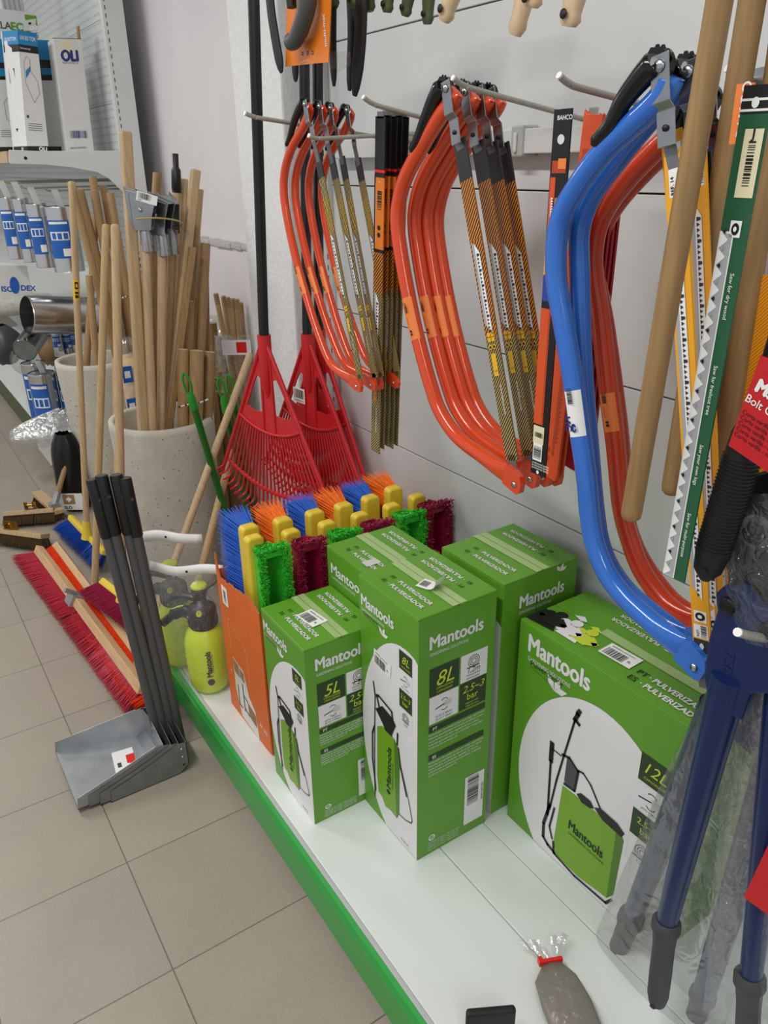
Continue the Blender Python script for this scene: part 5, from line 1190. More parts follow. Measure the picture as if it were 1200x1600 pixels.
# blue broom with yellow head
def yellow_broom(label, A_, B_, tA, tB, bm, hb, ht, hr=.0118, sock=True, width=.026, height=.026, n=60, rows=5, sw=.0015, sticker=False):
    t, d, dn, s_ = broom('household_broom', label, A_, B_, tA, tB, width, height, bm, 'brush_yellow', n=n, rows=rows, wob=.007, sw=sw, bev=.007)
    dd = (ht-hb).normalized()
    b = MB(); b.tube([hb-dd*.02, hb+dd*.0, hb+dd*.02, hb+dd*.055], [.024, .020, .0165, .0155], 'brush_yellow', 16); b.build('socket', t)
    o = pole('handle', '', '', ht, hb+dd*.03, hr, 'wood_pale', parent=t, rounded=False, top=True)
    if sticker:
        b = MB(); L = (ht-hb).length; q = hb+dd*L*sticker; b.tube([q, q+dd*.07], hr*1.03, 'print_yellow', 16, cap=False)
        f = V(-.15, -1, 0).normalized(); r_ = dd.cross(f); F = Face(b, q+f*hr*1.05-r_*hr*.5, r_, dd, f, hr, .07); F.rect(.0, .55, 1, .9, 'ink'); F.rect(.0, .1, 1, .25, 'ink'); F.rect(.0, .3, 1, .42, 'ink'); F.ell(.5, .72, .3, .1, 'print_yellow', 3, 12, False)
        b.build('sticker', t)
    return t
hb = at(136, 834, 'z', .14); ht = at(112, 283, 'y', hb.y-.02)
yellow_broom('broom with blue bristles, yellow head and tall wooden handle with a small yellow sticker', at(110, 808, 'z', .12), at(164, 864, 'z', .12), at(86, 826, 'z', .035), at(152, 890, 'z', .03), 'bristle_blue', hb, ht, .0122, sticker=.70)
hb = at(192, 930, 'z', .20); ht = at(180, 350, 'y', hb.y+.03)
yellow_broom('broom with maroon bristles and yellow head leaning between the dustpan handles and the planter', at(160, 908, 'z', .185), at(222, 956, 'z', .185), at(126, 929, 'z', .14), at(196, 982, 'z', .14), 'bristle_maroon', hb, ht, .0132)
# deck scrubbers at far left
for k, (a, c, lab) in enumerate((((-2, 828, ), (71, 838), 'short deck scrubbing brush with brown bristles cut off by the left edge, nearest'), ((8, 803), (86, 797), 'deck scrubbing brush with brown bristles just behind the nearest one'))):
    A_, B_ = at(a[0], a[1], 'z', .055), at(c[0], c[1], 'z', .055)
    t, d, dn, s_ = broom('deck_scrubber', lab, A_, B_, A_-NZ*.052+V(-.01, -.02, 0), B_-NZ*.052+V(-.01, -.02, 0), .060, .022, 'bristle_brown', 'wood_pale', n=46, rows=6, cat='brush', sw=.0024, wob=.005)
    q = at(*((14, 828), (50, 792))[k], 'z', .07); b = MB(); q = A_+d*((q-A_).dot(d)); b.obox(q+NZ*.014, d*.02, s_*.026, NZ*.003, 'brass'); b.obox(q+NZ*.03+d*.018, d*.003, s_*.02, NZ*.02, 'brass'); b.obox(q+NZ*.03-d*.018, d*.003, s_*.02, NZ*.02, 'brass'); b.tube([q+NZ*.034-d*.02, q+NZ*.034+d*.024], .006, 'brass', 10); b.build('bracket', t, bevel=.001)
# scrubber with a handle in a galvanised bracket, leaning behind
A_, B_ = at(58, 770, 'z', .05), at(92, 800, 'z', .05)
t, d, dn, s_ = broom('deck_scrubber', 'wooden scrubbing brush on a long handle with a galvanised bracket beside the black bag', A_, B_, A_-NZ*.045, B_-NZ*.045, .05, .022, 'bristle_brown', 'wood_pale', n=26, rows=5, cat='brush', sw=.0024, wob=.004)
hb = at(86, 785, 'z', .08); ht = at(132, 628, 'z', .50)
pole('handle', '', '', ht, hb, .0125, 'wood_mid', parent=t, rounded=False)
b = MB(); dd = (ht-hb).normalized(); b.tube([hb-dd*.03, hb+dd*.05], [.016, .0155], 'galv', 14); b.obox(hb-NZ*.028, d*.05, s_*.02, NZ*.002, 'galv'); b.obox(hb-dd*.02, d*.02, s_*.018, NZ*.02, 'galv'); b.build('bracket', t, bevel=.001)
# black sack with label
q = at(126, 800, 'z', 0.0); q.y += .06; b = None
t = thing('black_sack', 'glossy black plastic sack with a white label reading SLO, behind the scrubbing brushes', 'sack', q)
R_ = [(q+NZ*z, u*a_*.075, w_*a_*.06) for z, a_ in ((.0, .7), (.03, 1.0), (.12, 1.05), (.2, 1.0), (.28, .92), (.34, .8), (.38, .5))]
MATS['black_pole'] and bag('film', '', R_, 'black_pole', t, 31, .012)
b = MB(); F = Face(b, q+NZ*.02-u*.062-w_*.069, u, NZ, -w_, .125, .085); F.rect(0, 0, 1, 1, 'label_white', 1); F.rect(.25, .35, .7, .92, 'wood_mid', 2); F.ell(.47, .64, .12, .17, 'label_white', 3, 4, False); F.text('BIO', .3, .93, .008, 'ink'); F.text('SLO', .25, .06, .022, 'ink', bold=.03); b.build('label', t)
# ================================================================ concrete planters full of handles
def planter(label, cx, cy, r1, r0, h):
    t = thing('concrete_planter', label, 'planter', V(cx, cy, 0), 'tall concrete planters')
    b = MB(); prof = [(0, 0), (r0-.01, 0), (r0, .01)]+[(r0+(r1-r0)*f**.8, h*f) for f in (.1, .3, .5, .7, .85, .97)]+[(r1-.002, h), (r1-.018, h+.001), (r1-.024, h-.008), (r1-.034, h*.8), (r0-.02, h*.35), (0, h*.35)]
    rr = random.Random(int(cx*1000)); b.lathe(prof, (cx, cy, 0), 'concrete', 64); o = b.build('pot', t)
    b = MB()                                    # blow holes in the cast surface
    for i in range(100):
        th = rr.uniform(-2.9, -.3); z = rr.uniform(.1, h-.02); f = z/h; rad = r0+(r1-r0)*f**.8+.0006
        n_ = V(math.cos(th), math.sin(th), 0); c = V(cx, cy, z)+n_*rad; e = V(-n_.y, n_.x, 0)
        a = rr.uniform(.001, .0032); P = [c+(e*math.cos(q)*a+NZ*math.sin(q)*a*rr.uniform(.5, 1)) for q in [k*math.pi/3 for k in range(6)]]; b.add(P, [tuple(range(6))], 'foam_grey' if rr.random() < .0 else 'seam')
    b.build('blow_holes', t)
    return t
PX, PY, PH = .80, 2.70, .672
planter('large pale concrete planter behind the dustpan handles, holding bundled handles and short logs', PX, PY, .188, .150, PH)
QX, QY = .822, 3.68
planter('concrete planter further back at the left, beside the shelf of metal ducts', QX, QY, .178, .13, .70)
def stick(label, y, top, low, r, mt, square=False, grp='wooden handles standing in the near planter', name='wooden_stick', zb=.44, endm='wood_end', dy=0):
    T_ = at(*top, 'y', y+dy); B_ = at(*low, 'y', y); d = (T_-B_).normalized(); k = (B_.z-zb)/d.z; E_ = B_-d*k
    b = MB()
    if square:
        s1 = V(1, 0, 0)-d*d.x; s1.normalize(); s2 = d.cross(s1); b.obox((T_+E_)/2, s1*r, s2*r, (T_-E_)/2, mt)
        o = b.build(name, bevel=r*.35)
    else:
        b.tube([E_, T_-d*.003, T_], [r, r, r*.88], mt, 14); b.disc(T_+d*.0004, r*.86, d, endm, 14); o = b.build(name)
    tag(o, label, 'handle' if name == 'wooden_stick' else 'log', grp); return T_, E_, o
W1 = 'wooden handles standing in the near planter'
S = [  # y, top px, low px, r, material, square, label
    (2.60, (196, 205), (222, 640), .0165, 'wood_pale', True, 'tallest square wooden stake in the near planter, standing far left'),
    (2.58, (226, 372), (238, 640), .0145, 'wood_pale', False, 'wooden handle under the leftmost galvanised bracket'),
    (2.60, (253, 378), (252, 640), .0145, 'wood_pale', False, 'wooden handle under the second galvanised bracket'),
    (2.66, (240, 380), (247, 640), .0135, 'wood_mid', False, 'wooden handle between the two bracketed ones, set back'),
    (2.66, (268, 380), (262, 600), .0130, 'wood_grey', False, 'wooden handle right behind the second bracketed one'),
    (2.70, (276, 296), (258, 620), .0140, 'wood_pale', False, 'wooden handle capped with a black plastic ferrule'),
    (2.72, (288, 280), (268, 620), .0140, 'wood_pale', False, 'wooden handle just right of the black ferrule'),
    (2.64, (306, 265), (276, 540), .0145, 'wood_pale', True, 'square wooden stake leaning right, second tallest in the near planter'),
    (2.72, (313, 296), (290, 600), .0115, 'wood_pale', False, 'thin handle half hidden behind the second tallest stake'),
    (2.74, (308, 352), (303, 600), .0120, 'wood_grey', False, 'thin handle with a plastic tie, right side of the near planter'),
    (2.62, (301, 386), (290, 470), .0115, 'wood_mid', True, 'short square stake standing above the thick cut log'),
    (2.68, (321, 380), (311, 600), .0175, 'wood_mid', False, 'thick round handle at the right side of the near planter'),
    (2.76, (320, 300+90), (325, 640), .0125, 'wood_tan', False, 'slim dark handle at the far right rim of the near planter'),
    (2.78, (246, 270), (228, 560), .0150, 'wood_mid', False, 'rounded handle leaning behind the galvanised brackets'),
    (2.80, (247, 292), (244, 560), .0135, 'wood_pale', False, 'pale handle tip peeking over the galvanised brackets'),
    (2.80, (262, 305), (250, 560), .0150, 'wood_tan', False, 'dark handle end hidden behind the black ferrule'),
    (2.66, (205, 340), (232, 600), .0120, 'wood_grey', False, 'thin pale handle beside the tallest stake'),
]
for y, tp_, lo_, r_, mt, sq, lab in S: stick(lab, y, tp_, lo_, r_, mt, sq, W1)
# cut logs
for y, tp_, lo_, r_, mt, lab in ((2.585, (286, 546), (286, 638), .0195, 'wood_mid', 'short cut log at the front of the planter, left of the two shortest'), (2.575, (307, 548), (306, 640), .0255, 'wood_mid', 'broadest short log at the front of the near planter'), (2.60, (328, 550), (324, 640), .0205, 'wood_tan', 'short cut log at the right, touching the broadest log'), (2.66, (293, 470), (291, 560), .0255, 'wood_tan', 'thick cut log standing higher behind the three front logs'), (2.70, (330, 595), (328, 640), .0190, 'wood_tan', 'lowest log stub at the right rim of the near planter')):
    stick(lab, y, tp_, lo_, r_, mt, False, 'short cut logs in the near planter', 'cut_log')
# black ferrule
a = at(276, 296, 'y', 2.70); c = at(274, 240, 'y', 2.70); d = c-a; b = MB(); b.tube([a-d*.1, a, a+d*.02, a+d*.55, a+d*.62, a+d], [.015, .015, .0165, .0155, .010, .0095], 'cap_black', 16); tag(b.build('plastic_ferrule'), 'black stepped plastic ferrule on top of a wooden handle', 'ferrule')
# galvanised brackets held by a rubber band
def bracket(label, px, y, turn, wpx=1):
    a = at(px[0], px[1], 'y', y); t = thing('handle_bracket', label, 'bracket', a, 'galvanised handle brackets')
    b = MB(); b.tube([a-NZ*.035, a-NZ*.005, a+NZ*.03, a+NZ*.045], [.0165, .0165, .0155, .010], 'galv', 14)
    for z in (-.03, -.008): b.tube([a+NZ*(z-.003), a+NZ*(z+.003)], .018, 'galv', 14)
    b.build('socket', t)
    c, s_ = math.cos(turn), math.sin(turn); U = V(c, s_, 0); N_ = V(-s_, c, 0); b = MB()
    P = [(-.024, .03), (.024, .03), (.032, .07), (.052, .125), (-.044, .16), (-.038, .07)]
    for q in (-1, 1): b.prism([a+U*x+NZ*z+N_*.020*q for x, z in P], N_*.0018, 'steel')
    b.obox(a+NZ*.135+U*.004, (U*.040+NZ*-.012), N_*.022, (NZ*.0015), 'galv'); b.obox(a+NZ*.09-U*.03, U*.0012, N_*.021, NZ*.05, 'galv_dark'); b.build('cheek_plate', t, bevel=.0008)
    b = MB(); b.lathe([(0, -.004), (.006, -.003), (.007, 0)], a+NZ*.09-N_*.0205*1, 'rivet', 10, N_); b.build('bolt', t)
    return t
t = bracket('galvanised handle bracket with white barcode label, leftmost of the banded cluster', (228, 375), 2.575, -.5)
b = MB(); q = at(227, 312, 'y', 2.545); F = Face(b, q-u*.03, (u-NZ*.3).normalized(), (NZ+u*.3).normalized(), -w_, .065, .028); F.rect(0, 0, 1, 1, 'label_white', 1); F.bars(.1, .3, .7, .9); F.text('5604', .1, .08, .006, 'ink'); b.build('label', t)
bracket('galvanised handle bracket in the middle front of the banded cluster', (254, 382), 2.590, -.9)
bracket('galvanised handle bracket at the right of the banded cluster, tilted outwards', (270, 380), 2.655, -1.6)
bracket('galvanised handle bracket at the back of the banded cluster', (242, 376), 2.66, -.2)
b = MB(); P = []; c = at(243, 343, 'y', 2.615)
for k in range(33): th = 2*math.pi*k/32; P.append(c+V(math.cos(th)*.085+math.sin(th)*.01, math.sin(th)*.085, -.012+.022*math.cos(th*1.0+2)))
b.tube(P, .0028, 'rubber_band', 8, cap=False); tag(b.build('rubber_band'), 'beige rubber band stretched round the galvanised brackets', 'band')
def twist(label, y, pts):
    b = MB(); P = catmull([at(*p, 'y', y) for p in pts], 5); 
    for k in range(len(P)-1): b.tube([P[k], P[k+1]], .0028, 'label_white' if k % 3 else 'ink', 6)
    tag(b.build('twist_tie'), label, 'tie')
twist('black and white twisted cord across the short logs at the planter rim', 2.535, [(279, 636), (295, 632), (312, 629), (325, 624)])
twist('white cord tied round the leftmost handles in the far planter', 3.582, [(135, 465), (142, 470), (151, 474)])
twist('white cord tied round the leaning handles behind the pale poles', 3.582, [(186, 471), (192, 465), (199, 463)])
W2 = 'wooden handles standing in the far planter'
for y, tp_, lo_, r_, lab in ((3.60, (110, 284), (172, 520), .0165, 'wooden handle at the far left of the far planter, highest but one'), (3.64, (125, 296), (185, 530), .0160, 'wooden handle second from the left in the far planter'), (3.70, (144, 275), (192, 540), .0165, 'tallest wooden handle in the far planter'), (3.62, (146, 298), (188, 520), .0160, 'wooden handle in front of the tallest one in the far planter'), (3.72, (161, 290), (200, 520), .0160, 'wooden handle right behind the rounded one in the far planter'), (3.60, (172, 301), (206, 500), .0165, 'rounded wooden handle at the right of the far planter'), (3.56, (139, 430), (150, 560), .0150, 'dark wooden handle low at the left rim of the far planter'), (3.74, (150, 330), (136, 560), .0150, 'crossing dark handle inside the far planter')):
    stick(lab, y, tp_, lo_, r_, 'wood_mid', False, W2, zb=.50)
# pole standing between the planters
pole('wooden_pole', 'darker wooden pole standing behind the two pale broom handles, between the planters', 'handle', at(180, 560, 'y', 2.95), at(186, 900, 'y', 2.75), .012, 'wood_grey', rounded=False)
# wrapped roll of ducts between planters
q = at(197, 600, 'y', 3.35); t = thing('wrapped_ducts', 'crinkled clear plastic wrap with blue labels standing between the two planters', 'package', V(q.x+.03, 3.35, 0))
R_ = [(V(q.x+.03, 3.35, z), V(.055*a_, 0, 0), V(0, .05*a_, 0)) for z, a_ in ((0.01, .9), (.2, 1), (.4, 1.05), (.6, 1.0), (.78, .9), (.83, .6), (.84, .15))]
b = MB(); b.lathe([(0, 0.02), (.042, .02), (.044, .76), (0, .77)], (q.x+.03, 3.35, 0), 'wood_end', 20); b.build('content', t); bag('film', '', R_, 'film_cloudy', t, 41, .012)
b = MB()
for z in (.52, .66): b.box((q.x-.022, 3.296, z), (q.x+.02, 3.2975, z+.07), 'duct_label'); b.box((q.x-.014, 3.295, z+.02), (q.x+.01, 3.2955, z+.05), 'label_white')
b.build('label', t)
# bundle of threaded sticks in a clear bag, with logs
BD = V(0, 0, 0)
grp = 'thin threaded sticks in the bundle beside the pillar'
for k, (tp_, lo_, yy) in enumerate((((337, 458), (357, 560), 2.96), ((349, 462), (362, 565), 3.0), ((356, 464), (370, 570), 2.95), ((370, 467), (379, 580), 2.97), ((378, 472), (384, 590), 3.01), ((364, 466), (372, 575), 3.03))):
    T_ = at(*tp_, 'y', yy); B_ = at(*lo_, 'y', yy); d = (T_-B_).normalized(); E_ = B_-d*(B_.z-.33)/d.z
    t = thing('threaded_stick', ('thin wooden stick with threaded tip, %s in the bagged bundle' % ('leftmost', 'second from left', 'third from left', 'fourth from left', 'rightmost and half hidden', 'rearmost')[k]), 'stick', E_, grp)
    b = MB(); b.tube([E_, T_-d*.04, T_], [.0108, .0108, .0085], 'wood_grey', 12); b.build('shaft', t)
    b = MB()
    for i in range(5): b.tube([T_-d*(.006+.008*i), T_-d*(.009+.008*i)], .0112, 'wood_tan', 12)
    b.build('thread', t)
c = at(366, 590, 'y', 2.97); t = thing('stick_bag', 'clear bag with red and white label round the bundle of threaded sticks', 'bag', V(c.x, c.y, .33))
bag('film', '', [(V(c.x, c.y, .40), u*.05, w_*.045), (V(c.x-.01, c.y, .55), u*.068, w_*.055), (at(365, 560, 'y', 2.97), u*.078, w_*.06), (at(367, 520, 'y', 2.97), u*.085, w_*.06)], 'film_cloudy', t, 44, .008)
b = MB(); q = at(348, 555, 'y', 2.885); F = Face(b, q, u, NZ, -w_, .115, .06); F.rect(0, 0, 1, 1, 'print_white', 1); F.rect(.5, .15, .85, .85, 'barrier_red', 2)
for k in range(5): F.line([(.06, .2+.14*k), (.4, .2+.14*k)], .0012, 'print_grey', 2)
b.build('label', t)
for k, (tp_, r_, yy) in enumerate((((331, 505), .020, 3.08), ((344, 526), .020, 3.05), ((326, 530), .018, 3.1), ((345, 580), .022, 2.98), ((358, 590), .022, 2.94), ((335, 590), .020, 3.0), ((331, 612), .024, 2.92), ((348, 612), .024, 2.92))):
    T_ = at(*tp_, 'y', yy); b = MB(); b.tube([V(T_.x, T_.y, 0), T_], r_, 'wood_tan', 14); b.disc(T_+NZ*.0004, r_*.95, NZ, 'wood_mid', 14)
    tag(b.build('cut_log'), ('dark cut log behind the near planter, %s' % ('highest', 'second highest', 'leftmost', 'in front of the bundle', 'right in front of the bundle', 'against the planter', 'lowest left', 'lowest right')[k]), 'log', 'dark logs standing behind the near planter')
c = at(334, 508, 'y', 3.12); bag('crumpled_bag', 'crumpled translucent bag lying on the dark logs beside the stick bundle', [(c+NZ*z, V(.05*a_, 0, 0), V(0, .04*a_, 0)) for z, a_ in ((-.04, .5), (-.02, 1), (.02, 1), (.04, .4))], 'film_cloudy', None, 46, .01)
# poles leaning behind the shelf end
for k, (tp_, lo_, y0_, y1_, r_, mt, lab) in enumerate((((391, 553), (290, 830), 2.42, 2.22, .0125, 'wood_pale', 'pale wooden pole leaning right against the pillar, left of the others'), ((366, 690), (330, 830), 2.40, 2.24, .0125, 'wood_grey', 'thin wooden pole leaning behind the single green pole'))):
    T_ = at(*tp_, 'y', y0_-.02); B_ = at(*lo_, 'y', y1_); d = (T_-B_); E_ = B_-d*(B_.z/d.z); b = MB(); b.tube([E_, T_], r_, mt, 14); tag(b.build('wooden_pole'), lab, 'pole', 'wooden poles leaning behind the rakes')
def green_pole(label, tp_, lo_, y, r_=.0115, yt=0):
    T_ = at(*tp_, 'y', y+yt); B_ = at(*lo_, 'y', y); d = (T_-B_).normalized(); E_ = B_-d*(B_.z-.0)/d.z
    t = thing('green_pole', label, 'pole', E_, 'green poles with hanging eyes')
    c = T_-d*.105
    b = MB(); b.tube([E_, c], r_, 'green_dark', 16); b.build('tube', t)
    b = MB(); b.tube([c-d*.012, c-d*.0, c+d*.03, c+d*.045], [r_*1.2, r_*1.25, r_*1.15, r_*.8], 'green_pole', 16)
    f = V(.55, .83, 0); s_ = d.cross(f).normalized(); P = []
    for q in range(21): th = 2*math.pi*q/20; P.append(c+d*(.072+.036*math.cos(th))+s_*.0105*math.sin(th))
    b.tube(P, .0042, 'green_pole', 8, cap=False); b.build('hanging_eye', t)
green_pole('green pole with hanging eye standing apart at the left, in front of the planter', (288, 585), (352, 800), 2.28)
green_pole('green pole with hanging eye behind the rake, left of the close pair', (343, 592), (388, 800), 2.36)
green_pole('green pole with hanging eye behind the rake, right of the close pair', (357, 588), (402, 800), 2.40)
for k in range(3):
    T_ = at(362+k*9, 700, 'y', 2.50); E_ = V(T_.x+.05, 2.46, 0); b = MB(); b.tube([E_, T_], .012, ('pole_grey', 'black_pole', 'pole_grey')[k], 12); tag(b.build('metal_pole'), ('grey metal pole in shadow behind the green ones', 'black metal pole in shadow behind the green ones', 'rightmost grey metal pole in shadow behind the rake')[k], 'pole')
# ================================================================ far shelving with ducts
GY, GX, GF = 3.93, 1.135, .645
g = thing('far_shelving', 'tall perforated white shelving along the far wall holding boxes and metal ducts', 'shelving', (.9, 5.8, 0))
for z0, z1 in ((.15, .80), (.802, 1.12), (1.122, 1.44), (1.442, 1.76), (1.762, 2.08), (2.082, 2.40)):
    b = MB(); b.box((GX, 3.905, z0), (GX+.015, 8, z1), 'perforated_white'); b.build('back_panel', g)
b = MB(); b.box((GX-.005, 3.86, 0), (1.222, 3.90, 2.6), 'white_metal')
for k in range(80): b.box((GX+.006, 3.8592, .1+k*.03), (GX+.010, 3.8598, .116+k*.03), 'seam')
b.build('upright', g, bevel=.002)
b = MB(); b.box((GF+.012, 4.35, .13), (GX-.001, 8, .15), 'shelf_white'); b.build('base_shelf', g, bevel=.002)
b = MB(); b.box((GF, 4.35, .04), (GF+.012, 8, .152), 'olive'); b.build('price_rail', g)
b = MB(); b.box((GF+.02, 4.37, 0), (GX-.02, 8, .129), 'seam'); b.build('kickplate', g)
yb_ = 3.875
P = [at(*p, 'y', yb_) for p in ((14, 234), (14, 254), (17, 256), (70, 257), (115, 262), (152, 269), (170, 279), (182, 290), (191, 299), (212, 300), (205, 238), (60, 236))]
b = MB(); b.prism(P, (0, .006, 0), 'white_metal'); b.disc(at(40, 247, 'y', yb_-.001), .007, (0, -1, 0), 'ink', 12); b.build('shelf_bracket', g, bevel=.001)
zs = P[0].z; xf = P[0].x
b = MB(); b.box((xf, yb_+.008, zs-.035), (GX-.001, 8, zs-.005), 'white_metal'); b.build('shelf', g, bevel=.002)
b = MB(); b.box((xf-.012, yb_+.012, zs-.05), (xf-.001, 8, zs-.005), 'wood_pale'); b.build('shelf_rail', g)
zm = at(60, 470, 'y', 4.15).z
b = MB(); b.box((.66, 4.02, zm-.02), (GX-.001, 8, zm), 'white_metal'); b.build('middle_shelf', g, bevel=.002)
class QF(Face):
    def __init__(s, mb, TL, TR, BR, BL): s.mb, s.TL, s.TR, s.BR, s.BL = mb, TL, TR, BR, BL; s.n = (TR-TL).cross(TL-BL).normalized(); s.u = (TR-TL).normalized(); s.v = (TL-BL).normalized(); s.w = (TR-TL).length; s.h = (TL-BL).length
    def p(s, x, y, k=1): return s.BL.lerp(s.BR, x).lerp(s.TL.lerp(s.TR, x), y)+s.n*(.0004*k)
def px_box(name, label, cat, y, q, depth, mt, zfix=None, group=None):
    P = [at(*p, 'y', y) for p in q]
    zb = zs-.0045 if zfix is None else zfix
    P[2].z = P[3].z = zb; zt = (P[0].z+P[1].z)/2
    t = thing(name, label, cat, (P[2]+P[3])/2+V(0, depth/2, 0), group); b = MB(); b.prism(P, (0, depth, 0), mt); o = b.build('body', t, bevel=.001)
    return t, o, QF(MB(), *P), P
t, o, F, P = px_box('product_box', 'slim white cardboard box with blue OLI lettering standing open at the shelf end', 'box', 3.98, ((83, 60), (127, 61), (147, 237), (105, 234)), .11, 'carton_white')
F.text('OLI', .22, .81, .058, 'label_navy', 2, bold=.06, width=.58*F.w); F.text('Oliveira & Irmão, S.A.', .22, .785, .012, 'label_navy', 2, width=.58*F.w); F.rect(.25, .86, .6, .99, 'label_cream', 1); F.bars(.18, .12, .82, .19, 'label_navy', 2, 30); F.text('www.oli-world.com', .12, .02, .014, 'ink', 2, width=.6*F.w); F.mb.build('printed_mark', o)
b = MB(); b.prism([P[0], P[1], P[1]+V(.0, .02, .0), P[0]+V(0, .02, 0)], (0, 0, .002), 'ink'); b.prism([P[1]+V(-.008, .01, 0), P[1]+V(0, .01, 0), P[1]+V(.004, .01, .05), P[1]+V(-.002, .01, .05)], (0, .03, 0), 'carton_brown'); b.build('flap', t)
t, o, F, P = px_box('product_box', 'white box with blue and black top band beside the slim box, standing at the front', 'box', 4.00, ((27, 47), (57, 52), (76, 233), (42, 232)), .10, 'carton_white')
F.rect(0, .89, 1, 1, 'oli_blue', 1); F.rect(0, .83, 1, .89, 'ink', 1); F.text('UNI BOTTOM', .1, .93, .022, 'label_white', 2, width=.8*F.w); F.text('Universal', .06, .855, .011, 'label_white', 2); F.line([(.2, .75), (.2, .58), (.55, .42), (.85, .5), (.8, .6), (.5, .68), (.5, .78), (.35, .8), (.2, .75)], .0012, 'handle_grey'); F.poly([(.25, .62), (.48, .68), (.48, .72), (.25, .68)], 'oli_blue', 2)
for k in range(4): F.line([(.15, .24-.018*k), (.8, .235-.018*k)], .002, 'handle_grey')
F.ell(.16, .3, .06, .015, 'handle_grey', 2, 12, False); F.rect(0, 0, 1, .045, 'ink', 1); F.text('OLI', .55, .008, .022, 'label_white', 2, bold=.05)
F.mb.build('printed_mark', o)
A_, B_ = P[0], P[3]; q1, q2_ = at(3, 49, 'y', 4.10), at(21, 232, 'y', 4.10); q2_.z = B_.z; b = MB(); b.prism([q1, A_, B_, q2_], V(.001, .03, 0), 'carton_white'); o2 = b.build('side', t)
F = QF(MB(), q1, A_, B_, q2_); F.rect(0, .89, 1, 1, 'oli_blue', 1); F.rect(0, .83, 1, .89, 'ink', 1); F.text('UNI BOTTOM', .1, .92, .02, 'label_white', 2, width=.75*F.w); F.rect(.2, .58, .6, .70, 'label_navy', 2); F.line([(.4, .8), (.4, .35)], .0012, 'label_cream'); F.line([(.4, .35), (.7, .3)], .003, 'label_cream'); F.poly([(.3, .2), (.5, .2), (.4, .17)], 'ink', 2); F.rect(0, 0, 1, .045, 'ink', 1); F.text('OLI', .6, .01, .018, 'label_white', 2, bold=.05); F.mb.build('printed_mark', o2)
t, o, F, P = px_box('product_box', 'white box with broad blue band half hidden between two narrower boxes', 'box', 4.14, ((50, 62), (80, 63), (98, 234), (72, 233)), .10, 'carton_white')
F.rect(0, .83, 1, 1, 'oli_blue', 1); F.rect(0, .76, 1, .83, 'ink', 1); F.rect(0, .70, 1, .76, 'oli_blue', 1); F.rect(0, .65, 1, .70, 'ink', 1); F.rect(0, 0, 1, .05, 'ink', 1); F.text('OLI', .3, .01, .022, 'handle_grey', 2); F.mb.build('printed_mark', o)
t, o, F, P = px_box('product_box', 'white box with blue and black bands cut off by the left edge', 'box', 4.2, ((-30, 60), (8, 61), (24, 232), (-14, 231)), .10, 'carton_white')
F.rect(0, .8, 1, 1, 'oli_blue', 1); F.rect(0, .75, 1, .8, 'ink', 1); F.rect(0, .68, 1, .75, 'oli_blue', 1); F.rect(0, .65, 1, .68, 'ink', 1); F.rect(0, 0, 1, .05, 'ink', 1); F.line([(.9, .5), (.7, .45), (.75, .3), (1, .27)], .0015, 'handle_grey')
for k in range(4): F.line([(.45, .2-.018*k), (.95, .2-.018*k)], .002, 'handle_grey')
F.mb.build('printed_mark', o)
t, o, F, P = px_box('product_box', 'grey carton with green ECO lettering standing behind at the top left', 'box', 4.36, ((-30, 10), (56, 20), (56, 60), (-30, 60)), .14, 'panel_white')
F.text('ILLA', .18, .87, .040, 'handle_grey', 2, bold=.02); F.text('ECO', .50, .865, .045, 'eco_green', 2, bold=.05); F.rect(.78, .91, 1, .98, 'eco_green', 1); F.text('volume 0-5', .4, .83, .03, 'handle_grey', 2); F.mb.build('printed_mark', o)
t, o, F, P = px_box('hang_tag', 'small pale blue tag with white OLI lettering above the boxes', 'tag', 3.99, ((37, 32), (56, 29), (56, 49), (37, 46)), .003, 'oli_blue', zfix=at(45, 48, 'y', 3.99).z)
F.rect(0, 0, 1, 1, 'print_grey', 1); F.ell(.5, .65, .14, .12, 'ink', 2, 8, False); F.text('OLI', .5, .05, .02, 'label_white', 2, bold=.05); F.mb.build('printed_mark', o)
# white pipes at the very top left
for k in range(5):
    p = at(6+k*9, 20, 'y', 4.46); b = MB(); b.tube([V(p.x, 4.46+k*.02, p.z-.10), V(p.x-.01, 4.46+k*.02, p.z+.22)], .013, 'panel_white', 12); tag(b.build('white_pipe'), 'white pipe end %s behind the ECO carton at the top left' % ('leftmost', 'second', 'third', 'fourth', 'rightmost')[k], 'pipe', 'white pipes at the top left')
